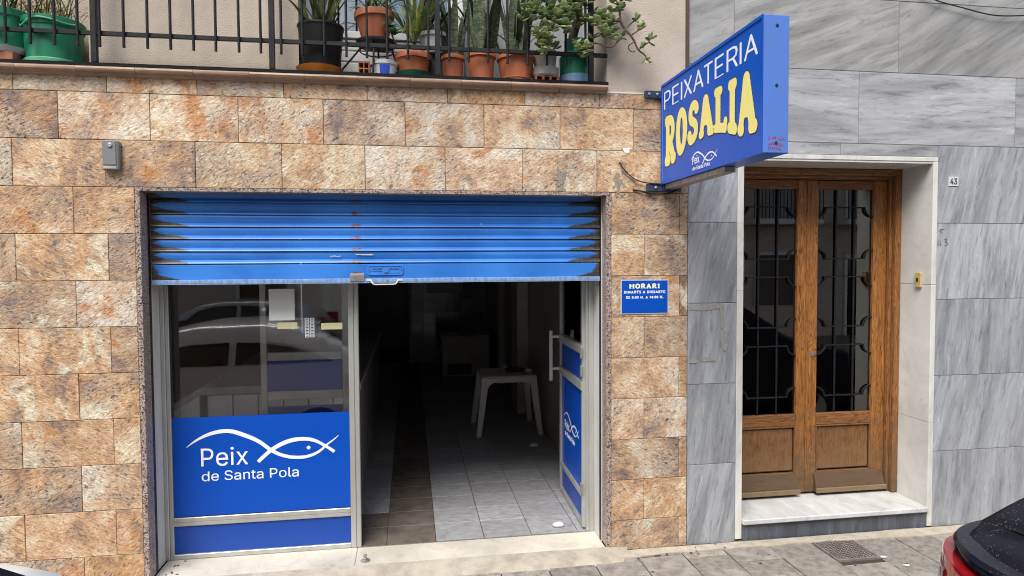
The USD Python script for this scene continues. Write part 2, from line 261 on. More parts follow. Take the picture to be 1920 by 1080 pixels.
def wood(name, col, dark, wear, rot=0.0, seed=0, bottom=True):
    rr = random.Random(seed); off = tuple(rr.uniform(-9, 9) for _ in range(3))
    n = {'g': ('geometry', {}), 'm0': ('mapping', {'location': off, 'rotation': (0, rot, 0)}), 'mp': ('mapping', {'scale': (26.0, 26.0, 1.7)}), 'mf': ('mapping', {'scale': (160.0, 160.0, 5.0)}),
         'w': ('noise_texture', {'scale': 1.0, 'detail': 2.5, 'distortion': 1.4}), 'mm': ('math', {'math_type': 'multiply', 'value2': 9.0}), 'fr': ('math', {'math_type': 'fraction'}),
         'r': ('rgb_ramp', {'ramp': [(0.0, dark), (0.25, tuple((a + b) / 2 for a, b in zip(col, dark))), (0.55, col), (0.9, tuple(c * 1.18 for c in col)), (1.0, dark)]}),
         'f': ('noise_texture', {'scale': 1.0, 'detail': 3.0}), 'r2': ('rgb_ramp', {'ramp': [(0.3, (0.62, 0.6, 0.58)), (0.55, (1.05, 1.05, 1.05))]}), 'mx': ('mix_color', {'blend_type': 'multiply', 'fac': 0.8, 'use_clamp': False}),
         'sx': ('separate_xyz', {}), 'zr': ('map_range', {'from_min': 0.2, 'from_max': 0.95, 'to_min': 1.0, 'to_max': 0.0, 'clamp': True}),
         'wn': ('noise_texture', {'scale': 14.0, 'detail': 6.0, 'roughness': 0.7}), 'wm': ('math', {'math_type': 'multiply_add', 'value2': 2.4, 'value3': -1.2}), 'wa': ('math', {'math_type': 'add'}), 'wc': ('math', {'math_type': 'multiply', 'use_clamp': True, 'value2': 0.9}),
         'wx': ('mix_color', {'b': wear}), 'bp': ('bump', {'strength': 0.5, 'distance': 0.0015}), 'rg': ('map_range', {'from_min': 0.0, 'from_max': 1.0, 'to_min': 0.36, 'to_max': 0.72}), 'p': ('principled_bsdf', {'roughness': 0.4, 'specular_ior_level': 0.4})}
    l = [('g.position', 'm0.vector'), ('m0.vector', 'mp.vector'), ('m0.vector', 'mf.vector'), ('mp.vector', 'w.vector'), ('w.fac', 'mm.value1'), ('mm.value', 'fr.value1'), ('fr.value', 'r.fac'), ('mf.vector', 'f.vector'), ('f.fac', 'r2.fac'), ('r.color', 'mx.a'), ('r2.color', 'mx.b'),
         ('g.position', 'sx.vector'), ('sx.z', 'zr.value'), ('g.position', 'wn.vector'), ('wn.fac', 'wm.value1'), ('zr.result', 'wa.value1'), ('wm.value', 'wa.value2'), ('wa.value', 'wc.value1'), ('mx.result', 'wx.a'), ('f.fac', 'bp.height'), ('bp.normal', 'p.normal')]
    if bottom: l += [('wc.value', 'wx.fac'), ('wx.result', 'p.base_color'), ('wc.value', 'rg.value'), ('rg.result', 'p.roughness')]
    else: l += [('mx.result', 'p.base_color')]
    return usdkit.material(stage, L + name, n, l, surface='p.BSDF')
WC, WD, WW = (0.37, 0.152, 0.040), (0.11, 0.036, 0.010), (0.12, 0.072, 0.036)
W_stile, W_rail, W_frame = wood('oak_vertical', WC, WD, WW, 0, 1), wood('oak_horizontal', (0.27, 0.115, 0.04), WD, WW, PI / 2, 2), wood('oak_frame', (0.31, 0.135, 0.045), WD, WW, 0, 3)
W_framet, W_panel, W_kick, W_lip = wood('oak_frame_top', (0.31, 0.135, 0.045), WD, WW, PI / 2, 4), wood('oak_panel', (0.20, 0.085, 0.028), (0.06, 0.025, 0.009), (0.20, 0.11, 0.05), 0, 5), wood('oak_kickboard', (0.12, 0.062, 0.03), (0.04, 0.022, 0.012), (0.10, 0.062, 0.034), PI / 2, 6), wood('oak_kick_lip', (0.19, 0.10, 0.045), (0.06, 0.03, 0.015), (0.21, 0.145, 0.08), PI / 2, 7)

def pane_mat(name, ior=1.52, tint=(1, 1, 1), rough=0.0, gloss=(1, 1, 1)):
    return usdkit.material(stage, L + name, {'f': ('fresnel', {'IOR': ior}), 't': ('transparent_bsdf', {'color': tint}), 'g': ('glossy_bsdf', {'color': gloss, 'roughness': rough}), 'm': ('mix_closure', {})},
                           [('f.fac', 'm.fac'), ('t.BSDF', 'm.closure1'), ('g.BSDF', 'm.closure2')], surface='m.closure')
M_glass = pane_mat('window_glass', 1.6, (1, 1, 1))
M_doorglass = pane_mat('door_glass', 2.1, (0.55, 0.57, 0.57))
M_reflect = pane_mat('reflective_glass', 2.6, (0.5, 0.55, 0.6))
def leafmat(name, c, c2, scale=25.0, trans=0.25, rough=0.4):
    return usdkit.material(stage, L + name, {'g': ('geometry', {}), 'n': ('noise_texture', {'scale': scale, 'detail': 3.0}), 'r': ('rgb_ramp', {'ramp': [(0.35, c), (0.62, c2)]}), 'p': ('principled_bsdf', {'roughness': rough}), 't': ('translucent_bsdf', {}), 'm': ('mix_closure', {'fac': trans})},
                           [('g.position', 'n.vector'), ('n.fac', 'r.fac'), ('r.color', 'p.base_color'), ('r.color', 't.color'), ('p.BSDF', 'm.closure1'), ('t.BSDF', 'm.closure2')], surface='m.closure')
F_jade = [leafmat(f'jade_leaf_{k}', a, b) for k, (a, b) in enumerate([((0.18, 0.26, 0.10), (0.30, 0.37, 0.145)), ((0.28, 0.345, 0.15), (0.44, 0.47, 0.22)), ((0.115, 0.185, 0.078), (0.19, 0.26, 0.10)), ((0.30, 0.28, 0.06), (0.38, 0.33, 0.09))])]
F_strap = leafmat('strap_leaf', (0.09, 0.14, 0.035), (0.24, 0.27, 0.09), 18.)
F_dark = leafmat('dark_leaf', (0.018, 0.035, 0.016), (0.045, 0.07, 0.03), 12.)
F_pale = leafmat('pale_yellow_leaf', (0.28, 0.32, 0.07), (0.42, 0.43, 0.13), 30.)
F_dry = leafmat('dry_grass', (0.10, 0.085, 0.03), (0.24, 0.17, 0.06), 30.)
F_aloe = leafmat('succulent_leaf', (0.08, 0.17, 0.075), (0.14, 0.26, 0.11), 20.)
M_bark = plain('bark', (0.10, 0.065, 0.045), 0.85, var=0.5, scale=40., bump=0.004, bscale=90.)
M_soil = plain('potting_soil', (0.03, 0.022, 0.016), 0.95, bump=0.01)
def snake(k):
    rr = random.Random(k)
    return usdkit.material(stage, L + f'snake_leaf_{k}', {'g': ('geometry', {}), 'mp': ('mapping', {'location': (rr.uniform(0, 9), 0, rr.uniform(0, 9)), 'scale': (26., 26., 120.)}), 'n': ('noise_texture', {'scale': 1.0, 'detail': 2.0, 'distortion': 1.2}),
        'r': ('rgb_ramp', {'ramp': [(0.40, tuple(c * (1.5, .8, .3)[k] for c in (0.05, 0.08, 0.04))), (0.50, tuple(c * (1.2, .7, .3)[k] for c in (0.10, 0.14, 0.07))), (0.60, tuple(c * (1.0, .6, .3)[k] for c in (0.30, 0.34, 0.20)))]}), 'p': ('principled_bsdf', {'roughness': 0.4})},
        [('g.position', 'mp.vector'), ('mp.vector', 'n.vector'), ('n.fac', 'r.fac'), ('r.color', 'p.base_color')], surface='p.BSDF')
F_snake = [snake(k) for k in range(3)]
P_terra = plain('terracotta_plastic', (0.37, 0.105, 0.042), 0.5, var=0.35, scale=9.0, stretch=(3, 3, .6), dirt=(0.22, 0.09, 0.05))
P_terra2 = plain('bright_terracotta', (0.45, 0.125, 0.05), 0.48, var=0.3, scale=10.0, stretch=(3, 3, .5), dirt=(0.27, 0.12, 0.07))
P_orange = plain('orange_plastic', (0.62, 0.19, 0.03), 0.4, var=0.2)
P_green = plain('green_plastic', (0.012, 0.20, 0.10), 0.38, var=0.5, scale=7.0, stretch=(2, 2, .7), dirt=(0.02, 0.10, 0.055))
P_green2 = plain('pale_green_plastic', (0.12, 0.38, 0.22), 0.4, var=0.3)
P_dgreen = plain('dark_green_plastic', (0.015, 0.10, 0.05), 0.4, var=0.4)
P_black = plain('black_pot_plastic', (0.006, 0.006, 0.0065), 0.5, spec=.25, var=0.4, scale=6., stretch=(6, 6, .4), dirt=(.014, .014, .015))
P_white = plain('white_plastic', (0.62, 0.63, 0.63), 0.4, var=0.25, scale=8., dirt=(0.38, 0.37, 0.35))
P_greyw = plain('grey_white_plaster', (0.42, 0.40, 0.37), 0.7, var=0.4, scale=12., bump=.002)
P_blue = plain('pale_blue_plastic', (0.22, 0.38, 0.58), 0.45, var=0.3, scale=9.)
P_label = plain('blue_label', (0.03, 0.08, 0.50), 0.4)
M_brick = plain('hollow_brick_clay', (0.42, 0.16, 0.09), 0.85, var=0.4, scale=20., bump=.003)
M_whiteframe = plain('white_window_paint', (0.66, 0.66, 0.65), 0.45, var=0.2, scale=4., dirt=(0.45, 0.43, 0.40))
M_brown = plain('brown_metal', (0.085, 0.05, 0.035), 0.5)

# shutter paint: blue, worn and grimy at both ends of each slat along its lower lip; rust nibbles near the middle
SH_PITCH, SH_Z0 = 0.0835, 2.123
def shutter_mat(name, bar=False):
    n = {'g': ('geometry', {}), 's': ('separate_xyz', {}), 'n1': ('noise_texture', {'scale': 11.0, 'detail': 6.0, 'roughness': 0.68}), 'n2': ('noise_texture', {'scale': 2.0, 'detail': 3.0}), 'mp': ('mapping', {'scale': (3.0, 3.0, 14.0)}),
         'bl': ('rgb_ramp', {'ramp': [(0.35, (0.024, 0.155, 0.53)), (0.6, (0.042, 0.22, 0.68))]}),
         'xc': ('math', {'math_type': 'add', 'value2': 0.158}), 'xa': ('math', {'math_type': 'absolute'}), 'u': ('math', {'math_type': 'subtract', 'value1': 1.575}),
         'zz': ('math', {'math_type': 'subtract', 'value2': SH_Z0}), 'zp': ('math', {'math_type': 'divide', 'value2': SH_PITCH}), 'zf': ('math', {'math_type': 'floored_modulo', 'value2': 1.0}),
         'v': ('rgb_ramp', {'ramp': [(0.0, (0.275,) * 3), (0.16, (0.26,) * 3), (0.30, (0.21,) * 3), (0.42, (0.11,) * 3), (0.75, (0.05,) * 3), (1.0, (0.09,) * 3)] if not bar else [(0.0, (.26,) * 3), (0.25, (.20,) * 3), (0.45, (.09,) * 3), (1.0, (.045,) * 3)]}),
         'bz': ('map_range', {'from_min': 1.99, 'from_max': 2.12, 'to_min': 0.0, 'to_max': 1.0, 'clamp': True}),
         'nm': ('math', {'math_type': 'multiply_add', 'value2': 0.16, 'value3': -0.08}), 'vn': ('math', {'math_type': 'add'}), 'd': ('math', {'math_type': 'subtract'}), 'dm': ('map_range', {'from_min': -0.008, 'from_max': 0.012, 'to_min': 0.0, 'to_max': 1.0, 'clamp': True}),
         'gr': ('rgb_ramp', {'ramp': [(0.3, (0.012, 0.012, 0.014)), (0.5, (0.045, 0.036, 0.028)), (0.7, (0.11, 0.095, 0.08))]}), 'mx': ('mix_color', {}),
         'rx': ('math', {'math_type': 'add', 'value2': 0.365}), 'ra': ('math', {'math_type': 'absolute'}), 'rm': ('map_range', {'from_min': 0.02, 'from_max': 0.045, 'to_min': 1.0, 'to_max': 0.0, 'clamp': True}), 'rz': ('math', {'math_type': 'less_than', 'value2': 0.30}), 'rn': ('math', {'math_type': 'greater_than', 'value2': 0.47}),
         'r1': ('math', {'math_type': 'multiply'}), 'r2': ('math', {'math_type': 'multiply'}), 'my': ('mix_color', {'b': (0.16, 0.06, 0.02)}),
         'bp': ('bump', {'strength': 0.3, 'distance': 0.004}), 'p': ('principled_bsdf', {'roughness': 0.36, 'specular_ior_level': 0.5})}
    l = [('g.position', 's.vector'), ('g.position', 'mp.vector'), ('mp.vector', 'n1.vector'), ('g.position', 'n2.vector'), ('n2.fac', 'bl.fac'), ('s.x', 'xc.value1'), ('xc.value', 'xa.value1'), ('xa.value', 'u.value2'), ('s.z', 'zz.value1'), ('zz.value', 'zp.value1'), ('zp.value', 'zf.value1'),
         (('bz.result', 'v.fac') if bar else ('zf.value', 'v.fac')), ('s.z', 'bz.value'), ('n1.fac', 'nm.value1'), ('v.color', 'vn.value1'), ('nm.value', 'vn.value2'), ('vn.value', 'd.value1'), ('u.value', 'd.value2'), ('d.value', 'dm.value'), ('n1.fac', 'gr.fac'), ('bl.color', 'mx.a'), ('gr.color', 'mx.b'), ('dm.result', 'mx.fac'),
         ('s.x', 'rx.value1'), ('rx.value', 'ra.value1'), ('ra.value', 'rm.value'), ('zf.value', 'rz.value1'), ('n1.fac', 'rn.value1'), ('rm.result', 'r1.value1'), ('rz.value', 'r1.value2'), ('r1.value', 'r2.value1'), ('rn.value', 'r2.value2'), ('mx.result', 'my.a'), ('r2.value', 'my.fac'), ('my.result', 'p.base_color'), ('n2.fac', 'bp.height'), ('bp.normal', 'p.normal')]
    return usdkit.material(stage, L + name, n, l, surface='p.BSDF')
M_shutter, M_shutbar = shutter_mat('shutter_paint'), shutter_mat('shutter_bar_paint', True)
M_plateblue = plain('blue_cast_plate', (0.045, 0.22, 0.66), 0.4, var=0.3, scale=20.)

# ------------------------------------------------------------------ ground
WALLX0, OPX0, OPX1, SEAM, DX0, DX1 = -7.4, -1.7495, 1.4394, 2.0258, 2.411, 4.083
g = single('ground', None, None, top_slab(-150, 150, -200, 100, -0.16, 0.5), M_asphalt, kind='structure')
rd = single('road', None, None, top_slab(-60, 60, -9.4, -2.35, -0.15, 0.05), M_asphalt, kind='structure')
pv = thing('pavement', None, None, (0, 0, 0), kind='structure')
part(pv, 'bedding', box(-60, 60, -2.2, 0.30, -0.3, -0.008), M_pjoint)
for x0 in np.arange(-12, 12, 1.0): part(pv, 'kerb_stone', top_slab(x0 + .004, x0 + .996, -2.35, -2.2, 0.004, 0.3, 0.012), M_kerb)
def strip_edge():
    xs = np.linspace(1.40, 9.0, 90); pts = [(x, -0.02) for x in xs]; low = [(x, -0.10 - 0.035 * meshkit.noise(np.array([x * 2.1, 3.0, 0.0])) - 0.03 * meshkit.noise(np.array([x * 9, 1.0, 0.0]))) for x in xs]
    m = extr(Polygon(pts + low[::-1]), 0.01); m.apply_translation((0, 0, -0.002)); return m
# slabs in columns 0.34 wide, their cross joints at a different place in each column
col_y = {1.60: -0.128, 1.94: -0.187, 2.266: -0.10, 2.62: -0.303, 2.97: -0.14, 3.31: -0.30, 3.65: -0.12, 3.96: -0.29}
xs = [1.60, 1.94, 2.266, 2.62, 2.97, 3.31, 3.65, 3.96]
xs = [1.60 - 0.335 * k for k in range(18, 0, -1)] + xs + [3.96 + 0.335 * k for k in range(1, 10)]
for i in range(len(xs) - 1):
    x0, x1 = xs[i], xs[i + 1]; big = 2.5 < x0 < 4.2
    y = col_y.get(x0, R.uniform(-0.2, -0.1)); h = 0.34 if big else 0.214
    y += h * math.ceil(-y / h) if not big else h
    while y > -2.2:
        a, b = max(y - h, -2.198), min(y, 0.28)
        if not (2.97 <= x0 < 3.30 and -0.43 < (a + b) / 2 < -0.09) and b - a > 0.02:
            part(pv, 'paving_slab', top_slab(x0 + .004, x1 - .004, a + .004, b - .004, 0.0 + R.uniform(-.003, .002), 0.04, 0.005, 0.001), M_pave[R.choice([0, 0, 1, 2, 3])])
        y -= h
part(pv, 'mortar_strip', strip_edge(), M_strip)
fp = thing('far_pavement', None, None, (0, 0, 0), kind='structure')
part(fp, 'far_slab', box(-60, 60, -11.6, -9.4, -0.3, 0.0), M_pave[1])

gum = plain('gum_spot', (.06, .055, .05), .8); lime = plain('white_paint_drip', (.6, .6, .58), .7)
rg_ = random.Random(8)
for k in range(22): 
    x_, y_, r_ = rg_.uniform(1.3, 4.6), rg_.uniform(-.9, -.12), rg_.uniform(.008, .017)
    m_ = lathe([(0, .0008), (r_, .0008), (r_ * .8, .0026), (0, .003)], 10, (x_, y_, 0)); m_.vertices[:, 1] = y_ + (m_.vertices[:, 1] - y_) * rg_.uniform(.6, 1.0); part(pv, 'gum_spot', m_, gum, True)
for k, (x_, y_) in enumerate(((3.40, -.56), (3.33, -.42), (1.75, -.13))):
    a_ = np.linspace(0, 2 * PI, 18, endpoint=False); rr_ = .014 * (.5 + meshkit.noise(np.c_[np.cos(a_) * 2, np.sin(a_) * 2, np.full(18, k * 3.)])); m_ = extr(Polygon(np.c_[x_ + 1.8 * rr_ * np.cos(a_), y_ + rr_ * np.sin(a_)]), .0012); m_.apply_translation((0, 0, .0028)); part(pv, 'paint_drip', m_, lime if k < 2 else gum)
for k in range(16):
    x_, y_ = (rg_.uniform(-1.70, -1.55), rg_.uniform(.02, .28)) if k < 10 else (rg_.uniform(1.45, 2.3), rg_.uniform(-.14, -.03)); m_ = trimesh.creation.icosphere(1, 1.); m_.vertices *= (rg_.uniform(.006, .014), rg_.uniform(.004, .008), .003); m_.apply_transform(trimesh.transformations.rotation_matrix(rg_.uniform(0, 3), (0, 0, 1))); m_.apply_translation((x_, y_, .033 if k < 10 else .009)); part(pv, 'dry_leaf_crumb', m_, gum)
# manhole cover with raised lozenge pattern
mh = thing('manhole_cover', 'square cast iron access cover set in the pavement before the wooden door', 'manhole cover', (3.14, -0.26, 0))
part(mh, 'cover_frame', [box(2.975, 3.305, -0.425, -0.405, -.02, .006), box(2.975, 3.305, -0.115, -0.095, -.02, .006), box(2.975, 2.992, -0.405, -0.115, -.02, .006), box(3.288, 3.305, -0.405, -0.115, -.02, .006)], M_manhole)
part(mh, 'cover_plate', box(2.995, 3.285, -0.402, -0.118, -.02, .001), plain('rusty_cover_base', (.05, .043, .038), .8, var=.6, scale=20., dirt=(.09, .05, .03)))
ribs = []
for i in range(11):
    for j in range(11):
        cx, cyy = 3.010 + i * .026, -0.388 + j * .026
        b = box(-.011, .011, -.0042, .0042, 0, .0055, .001); b.apply_transform(trimesh.transformations.rotation_matrix(PI / 4 if (i + j) % 2 else -PI / 4, (0, 0, 1))); b.apply_translation((cx, cyy, .001)); ribs.append(b)
part(mh, 'raised_tread', ribs, M_manhole, kind='stuff')

# ------------------------------------------------------------------ shop building
sb = thing('shop_building', 'shop house clad in rusty tan stone tiles with beige stucco above', 'building', (0, 0, 0))
back = [box(WALLX0, OPX0, .016, .36, 0, 3.32), box(OPX1, SEAM - .002, .016, .36, 0, 3.32), box(OPX0, OPX1, .016, .36, 2.66, 3.32)]
part(sb, 'wall_core', back, M_mortar)
rows = [2.6226 + .3 * k for k in (2, 1, 0)]      # z of the top joint of each course above the opening
JA, JB, W_ = -2.185, -2.457, 0.5417
nt = [0]
def tile(x0, x1, z0, z1, split=False):
    if x1 - x0 < .012 or z1 - z0 < .012: return
    g_ = .0018
    part(sb, 'stone_tile', slab_front(x0 + g_, x1 - g_, z0 + g_, z1 - g_, R.uniform(-.0015, .0012), .0155, .002, .0006), STONE[R.randrange(len(STONE))]); nt[0] += 1
def course(xa, xb, z0, z1, joint):
    k0 = math.floor((xa - joint) / W_)
    js = [xa] + [joint + W_ * k for k in range(k0, k0 + 30) if xa + .01 < joint + W_ * k < xb - .01] + [xb]
    for a, b in zip(js, js[1:]): tile(a, b, z0, z1)
course(WALLX0, SEAM - .002, 3.2226, 3.33, JB + .02)
course(WALLX0, SEAM - .002, 2.9226, 3.2226, JA)
course(WALLX0, SEAM - .002, 2.6226, 2.9226, JB)
for k in range(9):
    z1 = 2.6226 - .3 * k; z0 = max(z1 - .3, 0.0)
    course(WALLX0, OPX0, z0, z1, -2.112 if k % 2 == 0 else -1.913)
    j = 1.960 if k % 2 == 0 else 1.691
    tile(OPX1, j, z0, z1); tile(j, SEAM - .002, z0, z1)
# granite edging of the opening
for a, b in ((.035, .62), (.62, 1.24), (1.24, 1.87), (1.87, 2.5985)):
    part(sb, 'granite_trim', box(OPX0 + .0015, -1.716, -.004, .11, a, b - .0015, .002), M_granite)
    part(sb, 'granite_trim', box(1.4045, OPX1 - .0015, -.004, .11, a, b - .0015, .002), M_granite)
for a, b in ((OPX0 + .0015, -.66), (-.66, .42), (.42, OPX1 - .0015)):
    part(sb, 'granite_trim', box(a, b - .001, -.0035, .11, 2.5985, 2.6215, .002), M_granite)
for a, b in ((.03, .72), (.72, 1.35), (1.35, 1.95), (1.95, 2.60)):
    part(sb, 'white_jamb', box(-1.80, -1.722, .112, .36, a, b - .001, .001), M_whitejamb)
    part(sb, 'white_jamb', box(1.398, 1.48, .112, .36, a, b - .001, .001), M_whitejamb)
# cornice of terracotta mouldings with black flashing on top
prof = [(0.0, 3.322), (-.022, 3.322), (-.024, 3.331), (-.034, 3.333), (-.036, 3.340), (-.050, 3.342), (-.060, 3.348), (-.0645, 3.357), (-.062, 3.366), (-.052, 3.372), (0.0, 3.372)]
def sweep_x(pr, x0, x1):
    n = len(pr); V = [(x0, y, z) for y, z in pr] + [(x1, y, z) for y, z in pr]; F = []
    for k in range(n):
        q = (k + 1) % n; F += [(k, q, q + n), (k, q + n, k + n)]
    F += [(0, k + 1, k) for k in range(1, n - 1)] + [(n, n + k, n + k + 1) for k in range(1, n - 1)]
    m = trimesh.Trimesh(V, F, process=False)
    if m.volume < 0: m.invert()
    return m
cx = [1.40 - .345 * k for k in range(18)][::-1]
for a, b in zip(cx, cx[1:]): part(sb, 'cornice_moulding', sweep_x([(y + R.uniform(-.001, .001), z) for y, z in prof], a + .001, b - .001), M_cornice, 35)
part(sb, 'flashing', box(WALLX0, 1.405, -.050, .37, 3.3735, 3.396), M_tar)
# stucco: right pier, set-back pier, recess walls
part(sb, 'stucco_pier', box(1.408, 2.0, .003, .5, 3.343, 9.0), M_stucco)
part(sb, 'sealant_line', box(1.410, 2.0, -.001, .3, 3.331, 3.342), M_whiteseal)
part(sb, 'stucco_pier', box(-2.04, -.727, .11, .5, 3.4025, 9.0), M_stucco)
part(sb, 'recess_wall', box(WALLX0, -2.045, .36, .5, 3.4025, 9.0), M_stucco)
part(sb, 'recess_wall', box(-.722, 1.405, .50, .62, 3.4025, 9.0), M_stucco)
part(sb, 'seam_profile', box(2.003, 2.0235, -.012, .2, 3.345, 9.0), M_brown)
part(sb, 'roof_slab', box(WALLX0, 2.0, .1, 9.8, 9.0, 9.2), M_stucco)
# balcony window behind the pots
bwz = 3.82
part(sb, 'window_frame', [box(-.72, -.64, .40, .47, 3.404, 5.2, .004), box(.30, .42, .40, .47, 3.404, 5.2, .004), box(-.64, .30, .405, .468, bwz - .05, bwz, .004)], M_whiteframe)
for a, b in ((3.404, 3.52), (3.523, 3.60), (3.603, 3.68), (3.683, bwz - .052)): part(sb, 'window_board', box(-.64, .30, .42, .45, a, b, .008), M_whiteframe)
part(sb, 'window_pane', box(-.64, .30, .435, .441, bwz, 5.15), M_reflect)
part(sb, 'grey_curtain', box(.42, 1.404, .45, .455, 3.404, 5.2), plain('grey_curtain', (0.30, 0.31, 0.32), 0.8, var=.3, scale=5., stretch=(8, 8, .3)))
# shop interior shell
M_inwall = plain('interior_tile_wall', (0.36, 0.335, 0.29), 0.28, var=0.35, scale=3.0, stretch=(1, 1, .4))
M_inpil = plain('interior_pilaster', (0.50, 0.47, 0.42), 0.35, var=0.2)
M_ceil = plain('interior_ceiling', (0.5, 0.49, 0.47), 0.8)
part(sb, 'interior_wall', box(1.62, 1.75, .362, 9.5, -.05, 2.85), M_inwall)
part(sb, 'interior_wall', box(-2.75, -2.62, .362, 9.5, -.05, 2.85), M_inwall)
part(sb, 'interior_wall', [box(0.02, 1.618, 9.36, 9.45, -.05, 2.85), box(-2.6, 0.018, 12.0, 12.1, -.05, 2.85), box(-2.75, -2.62, 9.5, 12, -.05, 2.85), box(-.03, .018, 9.36, 12, -.05, 2.85)], M_inwall)
part(sb, 'ceiling', box(-2.75, 1.75, .362, 12.1, 2.85, 2.95), M_ceil)
part(sb, 'pilaster', box(1.46, 1.618, 4.35, 4.85, .03, 2.85, .004), M_inpil)
part(sb, 'pilaster', box(1.50, 1.618, 6.6, 6.9, .03, 2.85, .004), M_inpil)
part(sb, 'door_post', box(-.03, .02, 9.26, 9.34, .03, 2.2, .003), M_whiteframe)
M_btile = [plain(f'glossy_back_tile_{k}', c, 0.10, var=.25, scale=4.) for k, c in enumerate(((0.30, 0.31, 0.32), (0.38, 0.38, 0.38), (0.24, 0.24, 0.25)))]
for i in range(6):
    for j in range(7):
        part(sb, 'wall_tile', slab_front(.03 + i * .255, .28 + i * .255, .33 + j * .255, .58 + j * .255, 9.35 + R.uniform(-.003, .003), .02, .003, .002), M_btile[R.randrange(3)])
part(sb, 'wall_sheet', box(.36, 1.12, 9.33, 9.338, 1.50, 2.05), M_paper)

# shop floor: pale tiles with a dark band
fl = thing('shop_floor', None, None, (0, 0, 0), kind='structure')
part(fl, 'screed', box(-2.6, 1.62, .30, 12.0, -.1, .0245), M_pjoint)
M_ft = [plain(f'pale_floor_tile_{k}', (0.36 * t, 0.355 * t, 0.365 * t), 0.32, var=.85, scale=16., stretch=(1, 2.5, 1), dirt=(0.2, 0.2, 0.21)) for k, t in enumerate((1, .92, 1.06))]
M_fd = plain('dark_floor_tile', (0.145, 0.12, 0.10), 0.4, var=.6, scale=8., dirt=(0.05, 0.04, 0.035))
fx = [-2.39 + .3665 * k for k in range(12)]; fx = [x + (.1745 - min(fx, key=lambda q: abs(q - .1745))) for x in fx]
fy = [.312, .655] + [.655 + .305 * k for k in range(1, 30)]
for i, x0 in enumerate(fx):
    x1 = min(x0 + .3665, 1.618)
    if x1 - x0 < .05: continue
    for j in range(len(fy) - 1):
        mid = (x0 + x1) / 2; dark = (-.19 < mid < .17) or (mid < .17 and fy[j + 1] < .97)
        part(fl, 'floor_tile', top_slab(x0 + .0025, x1 - .0025, fy[j] + .0025, fy[j + 1] - .0025, .03 + R.uniform(-.0006, .0006), .02, .0015), M_fd if dark else M_ft[R.randrange(3)])

# threshold, ramp
th = thing('shop_threshold', 'cream marble doorstep of the fish shop, worn and stained', 'doorstep', (-.15, .15, 0))
for a, b in ((-1.715, -.40), (-.40, 1.402)):
    part(th, 'marble_slab', box(a + .001, b - .001, .0, .311, -.03, .03, .004), M_thr)
part(th, 'floor_joint', box(-.39, 1.38, .295, .3085, .0285, .0335), M_steel)
def ramp():
    n, V, F = 40, [], []
    xs_ = np.linspace(-1.9, 1.56, n)
    for x in xs_:
        e = min(1.0, max(0.0, (1.56 - x) / .16)); w = .20 * math.sqrt(max(1e-4, 1 - (1 - e) ** 2)) + .015 * meshkit.noise(np.array([x * 5, 0., 0.]))
        for k, t in enumerate((0, .25, .5, .75, 1)):
            y = -.002 - w * t; z = (.024 + .012 * e) * (1 - t) ** .75 + .002 * meshkit.noise(np.array([x * 14, y * 14, 0.])) - .006 * (t > .99)
            V.append((x, y, z))
    for i in range(n - 1):
        for k in range(4):
            a = i * 5 + k; F += [(a, a + 1, a + 6), (a, a + 6, a + 5)]
    m = trimesh.Trimesh(V, F, process=False)
    if m.face_normals[:, 2].mean() < 0: m.invert()
    return m
single('concrete_ramp', 'rounded concrete ramp at the foot of the shop threshold', 'ramp', ramp(), M_concrete, True)
bo = thing('floor_bolt', 'steel shutter lock stud in the marble threshold', 'lock stud', (-.332, .075, .03))
part(bo, 'base_ring', lathe([(0, .0305), (.034, .0305), (.034, .034), (.024, .038), (0, .038)], 20, (-.332, .075, 0)), M_steel, 30)
part(bo, 'stud', lathe([(.011, .036), (.011, .05), (.009, .052), (.009, .06), (.0125, .062), (.0125, .074), (.006, .078), (0, .078)], 14, (-.332, .075, 0)), M_steel, 30)

# ------------------------------------------------------------------ roller shutter
YS = .045
sh = thing('roller_shutter', 'half raised blue metal roller shutter with worn dark ends', 'shutter', (-.158, .09, 1.99))
X0, X1 = -1.705, 1.392
def slat(z0, z1):
    h = z1 - z0; pr = []
    for t in np.linspace(1, .34, 10):                     # shallow curved face from the top down
        a = (1 - t) / .66; pr.append((.096 - .010 * math.sin(PI * (.12 + .88 * a) ** .8), z0 + h * t))
    pr += [(.0945, z0 + h * .315), (.084, z0 + h * .22), (.078, z0 + h * .13), (.0765, z0 + h * .07), (.079, z0 + h * .035), (.088, z0 + h * .025), (.106, z0 + h * .02), (.108, z0 + h)]
    xs_ = np.linspace(X0, X1, 40); n = len(pr); V, F = [], []
    ph = R.uniform(0, 9)
    for x in xs_:
        d = .0016 * math.sin(x * 2.1 + ph) + .0012 * (meshkit.noise(np.array([x * 4, ph, 0.])) - .5)
        V += [(x, y + d, z + d * .6) for y, z in pr]
    for i in range(len(xs_) - 1):
        for k in range(n):
            q = (k + 1) % n; a = i * n; F += [(a + k, a + q, a + q + n), (a + k, a + q + n, a + k + n)]
    o = (len(xs_) - 1) * n
    m = trimesh.Trimesh(V, F, process=False)
    if (m.face_normals * (m.triangles_center - np.array([0, .1, (z0 + z1) / 2])))[:, 1].mean() < 0: m.invert()
    return m
for k in range(7): part(sh, 'slat', slat(SH_Z0 + SH_PITCH * k, SH_Z0 + SH_PITCH * (k + 1)), M_shutter, 40)
part(sh, 'bottom_bar', box(X0 + .004, X1 - .002, .078, .112, 2.0, 2.119, .003), M_shutbar)
part(sh, 'edge_angle', [box(X0 + .004, X1 - .002, .066, .0775, 1.992, 2.018, .002), box(X0 + .004, X1 - .002, .066, .112, 1.986, 1.9915)], plain('dull_edge_blue', (0.22, 0.36, 0.62), 0.42, var=.6, scale=9., stretch=(4, 4, 1), dirt=(0.15, 0.12, 0.1)))
